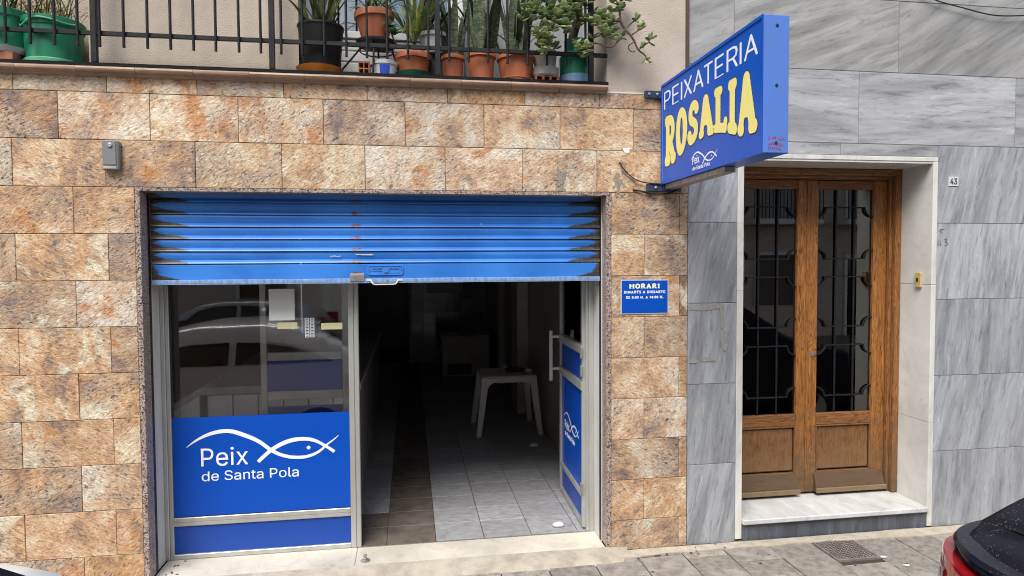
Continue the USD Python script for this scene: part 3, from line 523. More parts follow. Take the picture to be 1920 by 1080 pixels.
for k in range(15):
    r = lathe([(.0045, 0), (.0035, .003), (0, .0035)], 8); r.apply_transform(trimesh.transformations.rotation_matrix(PI / 2, (1, 0, 0))); r.apply_translation((X0 + .1 + k * .207, .0662, 2.006)); part(sh, 'rivet', r, M_steel if k % 5 == 2 else M_plateblue, 30)
def stadium(x0, x1, z0, z1): r = (z1 - z0) / 2; return LineString([(x0 + r, z0 + r), (x1 - r, z0 + r)]).buffer(r, 12)
S = stadium(-.292, -.042, 2.037, 2.112)
S = sbox(-.292, 2.037, -.042, 2.112).buffer(-.022).buffer(.022, 8)
lp = part(sh, 'lock_plate', on_wall(extr(S, .004), .078), M_plateblue)
part(lp, 'relief', [on_wall(extr(S.buffer(-.004).difference(S.buffer(-.009)), .004), .0735), on_wall(extr(Point(-.164, 2.072).buffer(.016), .007), .0735), on_wall(extr(unary_union([sbox(-.262, 2.081, -.192, 2.084), sbox(-.262, 2.069, -.192, 2.0715), sbox(-.142, 2.081, -.072, 2.084)]), .003), .0735),
    on_wall(extr(unary_union([Point(-.277, 2.074).buffer(.009).difference(Point(-.277, 2.074).buffer(.005)), Point(-.057, 2.082).buffer(.009).difference(Point(-.057, 2.082).buffer(.005))]), .003), .0735)], M_plateblue)
rr2 = random.Random(3)                                   # worn raised maker's lettering, not legible any more
part(lp, 'worn_letters', [on_wall(extr(sbox(x, z, x + rr2.uniform(.003, .007), z + rr2.uniform(.006, .010)), .003), .0735) for z, a, b in ((2.090, -.262, -.190), (2.090, -.140, -.075), (2.055, -.138, -.068)) for x in np.arange(a, b, .0095)], M_plateblue)
lk = part(sh, 'lock_box', box(-.412, -.312, .058, .0765, 1.998, 2.052, .004), M_steel)
part(lk, 'lock_face', [on_wall(extr(Point(-.372, 2.025).buffer(.016).difference(Point(-.372, 2.025).buffer(.010)), .004), .0578), on_wall(extr(Point(-.372, 2.025).buffer(.006), .005), .0578), box(-.340, -.334, .053, .0575, 2.012, 2.040)], M_steel)
part(sh, 'pull_handle', [tube([(-.272, .064, 2.005), (-.262, .05, 1.996), (-.256, .04, 1.984), (-.248, .038, 1.978), (-.235, .038, 1.976), (-.115, .038, 1.976), (-.10, .038, 1.978), (-.092, .04, 1.984), (-.086, .05, 1.996), (-.076, .064, 2.005)], .0045, 8), box(-.296, -.262, .0615, .0655, 2.0, 2.014), box(-.086, -.05, .0615, .0655, 2.0, 2.014)], P_white, 40)
for k, (x0, z0, w, h) in enumerate(((-.545, 2.172, .075, .006), (-.37, 2.181, .12, .007), (-.50, 2.134, .16, .004), (.50, 2.392, .02, .014))):
    c = np.array(sbox(x0, z0, x0 + w, z0 + h).segmentize(.012).exterior.coords); c = c + np.c_[.004 * (meshkit.noise(np.c_[c * 70, np.zeros(len(c))], k) - .5), .006 * (meshkit.noise(np.c_[c * 90, np.ones(len(c))], k) - .5)]
    part(sh, 'paint_scratch', on_wall(extr(Polygon(c).buffer(0), .0010), (.0845 if k != 2 else .0735) - .002), plain(f'scratch_{k}', (.52, .50, .47) if k < 3 else (.10, .28, .62), .6))
YS = 0.0; part(sh, 'guide_channel', box(-1.7215, -1.7165, .1115, .150, .04, 2.597), M_dark); part(sh, 'guide_channel', box(1.3935, 1.398, .1115, .150, .04, 2.597), M_dark)

# ------------------------------------------------------------------ shop window (left bay)
WY = .325
sw = thing('shop_window', 'aluminium framed shop window with blue vinyl lower half', 'shop window', (-1.05, WY, .03))
fr = part(sw, 'frame', [box(-1.722, -1.694, .296, .352, .032, 2.45, .004), box(-1.693, -1.668, .306, .345, .032, 2.45, .003), box(-.446, -.408, .30, .35, .032, 2.45, .004), box(-.406, -.374, .302, .36, .031, 2.45, .004)], M_alu)
part(sw, 'bottom_rail', box(-1.668, -.447, .304, .346, .032, .066, .003), M_alu)
part(sw, 'middle_rail', [box(-1.668, -.447, .304, .318, .298, .330, .003), box(-1.668, -.447, .308, .344, .268, .2965, .003)], M_alu)
part(sw, 'dark_gasket', box(-1.668, -1.655, .318, .33, 1.045, 2.45), M_dark)
part(sw, 'glass_pane', box(-1.668, -.447, WY, WY + .006, .332, 2.45), M_glass)
part(sw, 'blue_panel', box(-1.668, -.447, WY - .004, WY + .004, .066, .267, .001), M_vinyl2)
vn = part(sw, 'blue_vinyl', box(-1.664, -.450, WY - .0025, WY - .0007, .332, 1.040), M_vinyl)
# the fish logo in the wall's own metres, as drawn on the window
A1 = [(-1.576, .826), (-1.519, .869), (-1.446, .907), (-1.36, .931), (-1.28, .932), (-1.194, .903), (-1.072, .839), (-1.003, .782), (-.941, .747), (-.88, .727), (-.819, .719), (-.757, .722), (-.699, .739), (-.65, .768), (-.622, .794), (-.575, .829), (-.527, .870)]
A1w = [.003, .014, .021, .026, .028, .029, .029, .027, .026, .0245, .024, .0235, .022, .019, .017, .011, .003]
A2 = [(-1.093, .701), (-1.05, .741), (-1.003, .780), (-.93, .822), (-.86, .846), (-.783, .853), (-.74, .849), (-.697, .837), (-.65, .812), (-.622, .794), (-.559, .748)]
A2w = [.024, .026, .027, .029, .03, .029, .027, .025, .021, .020, .023]
def stroke(P, W):
    n = 60; d = np.linspace(0, 1, len(P)); from_ = spline([(a, b, 0) for a, b in P], n)[:, :2]; w = np.interp(np.linspace(0, 1, n), d, W)
    T = np.gradient(from_, axis=0); T /= np.linalg.norm(T, axis=1, keepdims=True); N = np.stack([-T[:, 1], T[:, 0]], 1)
    return Polygon(np.vstack([from_ + N * w[:, None] / 2, (from_ - N * w[:, None] / 2)[::-1]])).buffer(0)
LOGO = unary_union([stroke(A1, A1w), stroke(A2, A2w), Point(-.741, .787).buffer(.013)])
def text(t, x0, x1, z0, z1, bold=False): return fit(meshkit.text_mesh(t, .1, .002, bold), x0, x1, z0, z1)
part(vn, 'fish_emblem', on_wall(extr(LOGO, .0008), WY - .0028), M_letter)
part(vn, 'lettering', on_wall(text('Peix', -1.479, -1.162, .684, .818, False), WY - .0028), M_letter)
part(vn, 'lettering', on_wall(text('de Santa Pola', -1.477, -.813, .579, .650, False), WY - .0028), M_letter)
part(sw, 'white_knob', on_wall(extr(Point(-1.033, 1.80).buffer(.0145, 10), .006), WY - .001), P_white)
part(sw, 'paper_sheet', box(-.998, -.821, WY - .0012, WY - .0005, 1.718, 1.944), M_paper)
part(sw, 'paper_note', box(-.943, -.804, WY - .0012, WY - .0005, 1.656, 1.703), M_note)
part(sw, 'paper_note', box(-.639, -.489, WY - .0012, WY - .0005, 1.646, 1.693), M_note)
st = []
for i in range(2):
    for j in range(7): st.append(box(-.752 + i * .036, -.722 + i * .036, WY - .0016, WY - .0006, 1.592 + j * .0205, 1.609 + j * .0205))
stk = part(sw, 'card_stickers', st, M_paper)
part(stk, 'sticker_print', [box(-.747 + i * .036, -.727 + i * .036, WY - .0024, WY - .0017, 1.596 + j * .0205, 1.605 + j * .0205) for i in range(2) for j in range(7)], plain('sticker_ink', (0.08, 0.12, 0.2), .5))

# ------------------------------------------------------------------ door leaves: one parked behind the window, one swung open inside
def leaf_parts(t, T, logo=False, handles=False):
    """a leaf 0.62 wide built in its own frame (u across, d depth, z up) and carried by T"""
    def P(name, ms, mat, parent=t, sm=False):
        m = tri(ms).copy(); m.apply_transform(T); return part(parent, name, m, mat, sm)
    wd = .90 if logo else .625
    P('stile', box(0, .045, -.02, .02, .045, 2.42, .003), M_alu); P('stile', box(wd - .045, wd, -.02, .02, .045, 2.42, .003), M_alu)
    for a, b in ((.045, .09), (.27, .315), (1.125, 1.19), (1.415, 1.475), (2.38, 2.42)): P('rail', box(.046, wd - .046, -.018, .018, a, b, .003), M_alu)
    P('blue_panel', box(.045, wd - .045, -.004, .004, .09, .27), M_vinyl2); pan = P('blue_panel', box(.045, wd - .045, -.004, .004, .315, 1.10 if logo else 1.075), M_vinyl if logo else M_vinyl2); P('blue_panel', box(.045, wd - .045, -.004, .004, 1.19, 1.415), M_vinyl2)
    P('glass_pane', box(.045, wd - .045, -.003, .003, 1.475, 2.38), M_glass)
    return P, pan, wd
dl = thing('sliding_door_leaf', 'aluminium door leaf with blue panels parked behind the shop window', 'door leaf', (-1.085, .42, .03))
Tm = np.eye(4); Tm[:3, 3] = (-1.082, .425, .0)
leaf_parts(dl, Tm)
od = thing('open_shop_door', 'open aluminium glass door with blue fish panels, swung into the shop', 'door', (1.345, .36, .03))
ang = math.atan2(1.0, -.02)                     # u runs from the hinge inwards along +y
a0, a1 = np.array([1.335, .345]), np.array([1.36, 1.245]); du = (a1 - a0) / np.linalg.norm(a1 - a0)
Tm = np.eye(4); Tm[:3, 0] = (du[0], du[1], 0); Tm[:3, 1] = (du[1], -du[0], 0); Tm[:3, 2] = (0, 0, 1); Tm[:3, 3] = (a0[0], a0[1], 0)
Tm[:3, 1] *= 1
P_, pan, wd = leaf_parts(od, Tm, True)
# emblem on the panel face towards the room's middle (-x side)
def door_print(m2):                             # m2: shape in the xy plane, x across from the free edge
    v = np.array(m2.vertices); q = np.stack([wd - v[:, 0], np.full(len(v), -.0045) - v[:, 2], v[:, 1]], 1)
    w = q @ Tm[:3, :3].T + Tm[:3, 3]; return trimesh.Trimesh(w, m2.faces, process=False)
s_ = .60 / 1.05
def sc(poly): return affinity.translate(affinity.scale(poly, s_, s_, origin=(0, 0)), .12 + 1.576 * s_, .62 - .70 * s_ + .05)
part(pan, 'fish_emblem', door_print(extr(sc(LOGO), .0008)), M_letter)
def sct(x): return .12 + (x + 1.576) * s_
part(pan, 'lettering', door_print(text('Peix', sct(-1.479), sct(-1.162), .657, .735)), M_letter)
part(pan, 'lettering', door_print(text('de Santa Pola', sct(-1.477), sct(-.813), .595, .637)), M_letter)
P_('lock_rail', [box(.0, wd, -.03, -.02, 1.125, 1.19, .003), box(.0, wd, -.03, -.02, 1.41, 1.475, .003)], M_alu)
hb = P_('pull_bar', [box(wd - .035, wd - .005, -.115, -.085, 1.05, 1.51, .006), box(wd - .03, wd - .012, -.09, -.02, 1.15, 1.17), box(wd - .03, wd - .012, -.09, -.02, 1.44, 1.46)], P_white)
P_('pull_bar', [box(wd - .035, wd - .005, .05, .08, 1.30, 1.51, .006), box(wd - .03, wd - .012, .02, .06, 1.44, 1.46)], P_white)
for z in (.36, 1.28, 1.42): P_('hinge', [box(-.022, .02, -.034, -.021, z - .04, z + .04, .002), tube([(-.006, -.03, z - .045), (-.006, -.03, z + .045)], .007, 8)], M_steel)
fj = thing('door_frame', 'aluminium door post at the right jamb of the shop', 'door frame', (1.375, .33, .03))
part(fj, 'post', [box(1.358, 1.397, .296, .352, .032, 2.45, .004), box(1.337, 1.357, .302, .345, .032, 2.45, .003)], M_alu)
part(fj, 'head_rail', box(-.373, 1.336, .30, .35, 2.45, 2.50, .004), M_alu)

# ------------------------------------------------------------------ interior furniture
ct = thing('shop_counter', 'fish counter faced with pale square tiles and aluminium edging', 'counter', (-1.1, 2.8, .03))
part(ct, 'body', box(-1.70, -.46, 1.225, 5.6, .03, 1.05), M_inwall)
part(ct, 'worktop', box(-1.72, -.44, 1.19, 5.62, 1.055, 1.085, .004), plain('grey_worktop', (.30, .30, .30), .3, var=.3))
part(ct, 'edge_trim', [box(-1.735, -.425, 1.175, 1.19, 1.035, 1.10, .004), box(-.44, -.425, 1.19, 5.62, 1.06, 1.10, .004), box(-1.735, -1.72, .42, 5.62, 1.06, 1.10, .004)], M_alu)
M_ct = plain('pale_counter_tile', (0.80, 0.78, 0.77), 0.2, var=.2, scale=4.); M_grout = plain('dark_grout', (.10, .105, .12), .8)
part(ct, 'grout', box(-1.70, -.46, 1.215, 1.2245, .03, 1.034), M_grout)
ink = plain('tile_flower_ink', (.16, .17, .2), .4)
for i in range(6):
    for j in range(5):
        x0, z1 = -1.69 + i * .205, 1.028 - j * .2
        tl = part(ct, 'counter_tile', slab_front(x0 + .006, min(x0 + .199, -.462), z1 - .194, z1 - .002, 1.206, .009, .004), M_ct)
        if (i, j) in ((1, 1), (4, 1), (2, 3)):
            c = (x0 + .1, z1 - .1); pet = [Point(c[0] + .03 * math.cos(a), c[1] + .03 * math.sin(a)).buffer(.013).difference(Point(c[0] + .03 * math.cos(a), c[1] + .03 * math.sin(a)).buffer(.008)) for a in np.arange(0, 2 * PI, PI / 3)]
            part(tl, 'flower_print', on_wall(extr(unary_union(pet + [LineString([(c[0], c[1] - .03), (c[0] + .01, c[1] - .07)]).buffer(.004)]), .0006), 1.2058), ink)
lg = thing('window_ledge', 'tiled display ledge along the left wall inside the window', 'ledge', (-1.95, .8, .03))
part(lg, 'body', box(-2.6, -1.745, .42, 1.17, .03, 1.05), M_inwall)
part(lg, 'edge_trim', box(-1.745, -1.73, .40, 1.17, 1.04, 1.10, .004), M_alu)
for i in range(4):
    for j in range(4): part(lg, 'ledge_tile', side_slab(.43 + i * .186, .612 + i * .186, .84 - j * .2, 1.036 - j * .2, -1.736, .008, 1), M_ct)

tb = thing('plastic_table', 'white plastic garden table inside the shop against the right wall', 'table', (1.16, 3.55, .03))
P_tbl = plain('cream_table_plastic', (0.72, 0.69, 0.64), 0.35, var=.15)
part(tb, 'tabletop', box(.845, 1.52, 3.24, 3.9, .725, .75, .01), P_tbl)
def table_side(x0t, x1t, x0b, x1b, y0, y1, z1=.7245):
    o = Polygon([(x0t, z1), (x1t, z1), (x1b + .002, .032), (x1b - .062, .032), (x1t - .075, z1 - .085), (x0t + .075, z1 - .085), (x0b + .062, .032), (x0b - .002, .032)]); hole = o
    o = o.buffer(.03).buffer(-.06).buffer(.03) if False else o
    return on_wall(extr(o, y1 - y0), y1)
def tleg(xt, yt, xb, yb):
    V = []
    for (x, y, z, s) in ((xt, yt, .7245, .042), (xt * .55 + xb * .45, yt * .55 + yb * .45, .40, .036), (xb, yb, .031, .028)): V += [(x + a * s, y + b * s, z) for a, b in ((-1, -1), (1, -1), (1, 1), (-1, 1))]
    return trimesh.convex.convex_hull(V)
for (xt, yt, xb, yb) in ((.89, 3.285, .80, 3.22), (1.475, 3.285, 1.555, 3.22), (.89, 3.855, .80, 3.93), (1.475, 3.855, 1.555, 3.93)): part(tb, 'leg', tleg(xt, yt, xb, yb), P_tbl)
def apron(x0, x1, y): 
    pl = Polygon([(x0, .7245), (x1, .7245), (x1, .60), (x1 - .02, .64), (x1 - .06, .668), (x0 + .06, .668), (x0 + .02, .64), (x0, .60)]); return on_wall(extr(pl, .02), y)
part(tb, 'apron', apron(.925, 1.44, 3.28), P_tbl); part(tb, 'apron', apron(.925, 1.44, 3.88), P_tbl)
for x in (.872, 1.478): part(tb, 'apron', box(x, x + .02, 3.33, 3.81, .66, .7245), P_tbl)
single('white_jar', 'small pale cup standing on the plastic table', 'cup', lathe([(0, .7505), (.038, .7505), (.044, .83), (.040, .832), (.036, .76), (0, .76)], 20, (1.17, 3.62, 0)), P_greyw, 40)
rg = trimesh.creation.icosphere(3, 1.0); rv = rg.vertices; rg.vertices = rv * (1 + .35 * (meshkit.fbm(rv * 2.2 + 5, 3)[:, None] - .5)) * np.array([.13, .09, .03]); rg.apply_translation((1.30, 3.56, .778))
single('crumpled_rag', 'dark crumpled cloth lying on the plastic table', 'rag', rg, plain('dark_rag', (.05, .05, .05), .9), True)
rg2 = trimesh.creation.icosphere(2, 1.0); rv = rg2.vertices; rg2.vertices = rv * (1 + .5 * (meshkit.fbm(rv * 2.6 + 9, 3)[:, None] - .5)) * np.array([.045, .035, .028]); rg2.apply_translation((1.455, 3.44, .776))
single('paper_ball', 'white crumpled paper on the front edge of the plastic table', 'paper', rg2, M_paper, True)
for nm, lab, (x, y), s in (('paper_scrap', 'white paper scrap on the shop floor near the right wall', (1.375, 2.70), .05), ('paper_scrap', 'white paper scrap on the floor just inside the open door', (1.14, .43), .045)):
    q = trimesh.creation.icosphere(2, 1.0); rv = q.vertices; q.vertices = rv * (1 + .5 * (meshkit.fbm(rv * 2 + x * 7, 3)[:, None] - .5)) * np.array([s, s * .6, .02]) + .004 * rv * meshkit.noise(rv * 6)[:, None]; q.apply_translation((x, y, .046)); single(nm, lab, 'paper', q, P_white, True)
cb = thing('white_cabinet', 'pale chest cabinet with dark vent at the back of the shop', 'cabinet', (1.0, 7.5, .03))
part(cb, 'body', box(.565, 1.43, 7.35, 8.1, .05, .78, .006), M_inpil)
part(cb, 'lid', box(.555, 1.44, 7.33, 8.12, .785, .80, .004), P_white)
part(cb, 'vent', box(.66, 1.10, 7.34, 7.349, .09, .29), M_dark)
ex = thing('fire_extinguisher', 'red fire extinguisher on the right wall behind the glass door', 'fire extinguisher', (1.545, 1.40, 1.40))
part(ex, 'cylinder', lathe([(0, 1.40), (.055, 1.40), (.06, 1.41), (.06, 1.72), (.045, 1.76), (.02, 1.775), (.02, 1.79), (0, 1.79)], 24, (1.545, 1.40, 0)), plain('extinguisher_red', (.32, .012, .012), .3), 40)
part(ex, 'valve', [box(1.525, 1.565, 1.36, 1.44, 1.79, 1.81, .003), box(1.53, 1.56, 1.33, 1.45, 1.815, 1.83, .003)], M_dark)
part(ex, 'hose', tube(spline([(1.545, 1.36, 1.80), (1.53, 1.31, 1.74), (1.53, 1.32, 1.60), (1.535, 1.335, 1.50)], 14), .009, 6), M_rub, True)
# ------------------------------------------------------------------ neighbour: grey marble house
nb = thing('marble_house', 'apartment house clad in polished grey streaked marble slabs', 'building', (0, 0, 0))
part(nb, 'wall_core', [box(SEAM, DX0 + .02, .018, .5, 0, 9), box(DX1 - .02, 11.2, .018, .5, 0, 9), box(DX0 + .02, DX1 - .02, .018, .5, 2.91, 9)], M_joint2)
def mslab(x0, x1, z0, z1, mats): part(nb, 'marble_slab', slab_front(x0 + .0018, x1 - .0018, z0 + .0018, z1 - .0018, R.uniform(-.001, .001), .0175, .0015), R.choice(mats))
for z0, z1, js, mats in ((4.105, 4.65, (SEAM, 2.95, 4.33, 5.7, 7.07, 8.44, 9.8, 11.2), M_up), (4.65, 5.2, (SEAM, 3.7, 5.07, 6.44, 7.8, 9.2, 11.2), M_up), (3.562, 4.105, (SEAM, 2.377, 3.727, 5.07, 6.44, 7.8, 9.2, 11.2), M_up), (3.017, 3.562, (SEAM, 3.397, 4.768, 6.14, 7.5, 8.9, 10.2, 11.2), M_mid), (2.926, 3.017, (DX0, 3.25, DX1), M_mid)):
    for a, b in zip(js, js[1:]): mslab(a, b, z0, z1, mats)
for a, b in ((2.413, 3.017), (1.815, 2.413), (1.211, 1.815), (.607, 1.211), (0, .607)):
    mslab(SEAM, DX0, a, b, M_low); [mslab(p, q, a, b, M_low) for p, q in zip((DX1, 5.45, 6.82, 8.19, 9.56), (5.45, 6.82, 8.19, 9.56, 11.2))]
for kk, (xx0, xx1, zz0, zz1) in enumerate(((2.05, 2.22, 1.765, 1.785), (2.10, 2.30, 1.775, 1.798), (2.285, 2.305, 1.62, 1.77), (2.31, 2.332, 1.46, 1.60), (2.14, 2.25, 1.385, 1.41), (2.045, 2.09, 1.375, 1.40))):
    e = sbox(xx0, zz0, xx1, zz1); c = np.array(e.buffer(.003).segmentize(.008).exterior.coords); c = c + np.stack([.014 * (meshkit.noise(np.c_[c * 60, np.zeros(len(c))], k) - .5) for k in (1, 2)], 1)
    part(nb, 'cement_patch', on_wall(extr(Polygon(c).buffer(0), .0012), -.0012 - .0004 * kk), M_cement)
# door surround
part(nb, 'white_jamb', box(DX0 + .001, 2.462, -.006, .33, .02, 1.9, .003), M_white); part(nb, 'white_jamb', box(DX0 + .001, 2.462, -.006, .33, 1.902, 2.925, .003), M_white)
for a, b in ((.01, .84), (.842, 1.93), (1.932, 2.889)): part(nb, 'white_jamb', box(4.0395, DX1 - .001, -.006, .33, a, b, .003), M_white)
part(nb, 'white_lintel', box(2.4635, 4.081, -.0055, .33, 2.8905, 2.9245, .003), M_white)
part(nb, 'white_soffit', box(2.4635, 4.038, .0, .33, 2.8755, 2.8885), M_white)
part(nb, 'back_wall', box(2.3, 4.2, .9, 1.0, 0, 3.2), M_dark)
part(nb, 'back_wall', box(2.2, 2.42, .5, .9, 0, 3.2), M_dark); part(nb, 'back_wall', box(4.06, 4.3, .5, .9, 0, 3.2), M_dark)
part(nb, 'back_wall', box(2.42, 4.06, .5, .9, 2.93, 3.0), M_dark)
part(nb, 'roof_slab', box(SEAM, 11.2, .1, 9, 9, 9.2), M_joint2)
stp = thing('door_step', 'white marble step with dark grey marble riser below the wooden door', 'doorstep', (3.25, .2, 0))
part(stp, 'step_slab', box(2.4635, 4.038, -.03, .50, .132, .17, .006), M_step)
for a, b in ((2.465, 2.92), (2.922, 3.42), (3.422, 4.037)): part(stp, 'riser_slab', box(a, b, -.002, .05, 0.0, .131, .001), M_riser)
# small things on this wall
dbl = thing('door_bell', 'yellowed rectangular bell plate with black button on the white jamb', 'door bell', (4.03, .12, 1.90))
bx_ = box(4.022, 4.039, .085, .15, 1.905, 2.03, .005); part(dbl, 'bell_plate', bx_, plain('yellowed_plastic', (.56, .41, .18), .4, var=.3, scale=40.))
part(dbl, 'button', box(4.016, 4.0215, .108, .127, 1.955, 1.985, .002), M_dark)
pl = thing('house_number', 'white number plate reading 43 on grey marble slab', 'number plate', (4.22, 0, 2.70))
part(pl, 'plate', box(4.176, 4.262, -.006, -.0012, 2.703, 2.775, .001), P_white)
part(pl, 'number', on_wall(text('43', 4.188, 4.250, 2.716, 2.764, True), -.0062), M_dark)
def pen(lines, w, y): return on_wall(extr(unary_union([LineString(l).buffer(w / 2) for l in lines]), .0006), y)
pencil = plain('pencil_grey', (.09, .10, .13), .7)
single('pencil_scrawl', 'faint hand-drawn 43 and mark on the grey marble below the plate', 'graffiti', pen([[(4.10, 2.35), (4.118, 2.365), (4.15, 2.368)], [(4.118, 2.365), (4.112, 2.335)], [(4.13, 2.365), (4.126, 2.34)], [(4.105, 2.285), (4.092, 2.245), (4.10, 2.243), (4.125, 2.25)], [(4.119, 2.275), (4.118, 2.235)], [(4.15, 2.285), (4.165, 2.292), (4.172, 2.28), (4.158, 2.268), (4.175, 2.262), (4.18, 2.248), (4.165, 2.238), (4.155, 2.242)]], .0032, -.0013), pencil)

# ------------------------------------------------------------------ wooden double door
wdr = thing('wooden_door', 'tall oak double door with iron grille over glass, worn at the foot', 'door', (3.25, .42, .17))
part(wdr, 'frame', [box(3.985, 4.038, .315, .36, .175, 2.874, .006), box(3.965, 4.038, .361, .40, .175, 2.874, .005), box(3.975, 4.038, .401, .47, .175, 2.874, .002), box(2.4635, 2.517, .315, .36, .175, 2.874, .006), box(2.4635, 2.54, .361, .40, .175, 2.874, .005), box(2.4635, 2.528, .401, .47, .175, 2.874, .002)], W_frame)
part(wdr, 'frame_head', [box(2.518, 3.984, .317, .36, 2.822, 2.874, .006), box(2.541, 3.964, .362, .40, 2.80, 2.874, .005), box(2.53, 3.974, .402, .47, 2.792, 2.874, .002)], W_framet)
def leaf(side):
    """side +1: right leaf, -1: left leaf, mirrored about x = 3.25"""
    def X(a, b): return (a, b) if side > 0 else (6.5 - b, 6.5 - a)
    def P(x): return x if side > 0 else 6.5 - x
    m1, m2 = X(3.2525, 3.342); s1, s2 = X(3.85, 3.973)
    ms = [box(m1, m2, .405, .455, .19, 2.788, .004), box(s1, s2, .405, .455, .19, 2.788, .004)]
    lf = part(wdr, 'door_leaf', ms, W_stile)
    g1, g2 = X(3.343, 3.849)
    part(lf, 'top_rail', box(g1, g2, .407, .453, 2.715, 2.787, .004), W_rail); part(lf, 'middle_rail', box(g1, g2, .407, .453, .752, .850, .004), W_rail); part(lf, 'bottom_rail', box(g1, g2, .407, .453, .19, .36, .004), W_rail)
    part(lf, 'panel', box(g1 + .012, g2 - .012, .418, .44, .372, .738, .012), W_panel)
    part(lf, 'panel_moulding', [box(g1, g2, .402, .425, .738, .751, .004), box(g1, g1 + .011, .402, .425, .361, .737, .004), box(g2 - .011, g2, .402, .425, .361, .737, .004)], W_panel)
    k0, k1 = X(3.335, 3.985 - .03)
    pk = [(.404, .352), (.398, .348), (.360, .232), (.358, .228), (.358, .196), (.404, .196)]
    part(lf, 'kick_board', sweep_x(pk, k0 - .012, k1 + .0), W_kick)
    part(lf, 'kick_lip', box(k0 - .02, k1 + .008, .344, .3575, .195, .236, .004), W_lip)
    part(lf, 'glass_pane', box(g1, g2, .432, .437, .851, 2.714), M_doorglass)
    for x in (3.513, 3.68): part(lf, 'grille_bar', box(P(x) - .0062, P(x) + .0062, .412, .425, .852, 2.713, .002), M_black)
    r = .075
    for zt, zb in ((2.567, 2.14), (1.99, 1.575), (1.42, .995)):
        def corner(cx_, cz, a, b): return [(cx_ + r * math.cos(t), cz + r * math.sin(t)) for t in np.linspace(a, b, 9)]
        xl, xr = 3.345, 3.848
        top = corner(xl, zt, -PI / 2, 0) + corner(xr, zt, PI, 1.5 * PI)
        bot = corner(xl, zb, PI / 2, 0) + corner(xr, zb, PI, PI / 2)
        for ln in (top, bot): part(lf, 'grille_bar', bar_xz([(P(x), z) for x, z in ln], .009, .4085, .4255), M_black)
    return lf
lr = leaf(1); ll = leaf(-1)
part(wdr, 'cover_strip', box(3.2385, 3.2515, .396, .4045, .2, 2.785, .003), W_stile)
part(lr, 'keyhole_plate', [on_wall(extr(Point(3.297, 1.355).buffer(.024, 8).difference(Point(3.297, 1.355).buffer(.012)), .005), .4048), on_wall(extr(Point(3.297, 1.355).buffer(.0115), .007), .4048)], M_manhole)

# ------------------------------------------------------------------ projecting sign
SX, SX2 = 1.807, 1.952
sg = thing('shop_sign', 'blue projecting box sign reading PEIXATERIA ROSALIA beside the wooden door', 'sign', (1.88, -.72, 2.68))
part(sg, 'case', [box(SX, SX2, -1.405, -1.390, 2.682, 3.388, .003), box(SX, SX2, -.045, -.03, 2.682, 3.388, .003), box(SX, SX2, -1.389, -.046, 3.376, 3.388, .003), box(SX, SX2, -1.389, -.046, 2.682, 2.694, .003), box(SX + .012, SX2 - .012, -1.389, -.046, 2.695, 3.375)], M_signcase)
part(sg, 'face_trim', [box(SX - .004, SX - .0005, -1.407, -.028, 3.372, 3.39), box(SX - .004, SX - .0005, -1.407, -.028, 2.680, 2.697), box(SX - .004, SX - .0005, -1.407, -1.396, 2.6975, 3.3715), box(SX - .004, SX - .0005, -.037, -.028, 2.6975, 3.3715)], M_signblue)
fc = part(sg, 'face_panel', box(SX + .002, SX + .0115, -1.389, -.046, 2.695, 3.3755), M_signblue)
part(sg, 'face_panel', box(SX2 - .0115, SX2 - .002, -1.389, -.046, 2.695, 3.3755), M_signblue)
SFX = SX + .0018
SANS = {'P': ([[(0, 0), (0, 1), (.36, 1), (.5, .93), (.56, .76), (.5, .56), (.36, .48), (0, .48)]], .62), 'E': ([[(.56, 0), (0, 0), (0, 1), (.55, 1)], [(0, .52), (.5, .52)]], .62), 'I': ([[(0, 0), (0, 1)]], .06), 'X': ([[(0, 0), (.6, 1)], [(.6, 0), (0, 1)]], .62), 'A': ([[(0, 0), (.35, 1), (.70, 0)], [(.13, .34), (.57, .34)]], .72), 'T': ([[(.32, 0), (.32, 1)], [(0, 1), (.64, 1)]], .66), 'R': ([[(0, 0), (0, 1), (.38, 1), (.54, .93), (.59, .75), (.54, .56), (.38, .49), (0, .49)], [(.36, .49), (.62, 0)]], .64)}
def sans(t, x0, x1, z0, z1, w=.105):
    out, x = [], 0.0
    for ch in t:
        ls, adv = SANS[ch]; out += [affinity.translate(LineString(l).buffer(w / 2, cap_style=2, join_style=2), x, 0) for l in ls]; x += adv + (.2 if ch != 'A' else .08)
    u = unary_union(out).intersection(sbox(-1, -w / 2 if False else 0, 99, 1 + w / 2)); a, b, c, d = u.bounds
    return extr(affinity.translate(affinity.scale(u, (x1 - x0) / (c - a), (z1 - z0) / (d - b), origin=(0, 0)), x0 - a * (x1 - x0) / (c - a), z0 - b * (z1 - z0) / (d - b)), .001)
part(fc, 'lettering', on_side(sans('PEIXATERIA', .072, 1.350, 3.205, 3.328), SFX), M_letter)
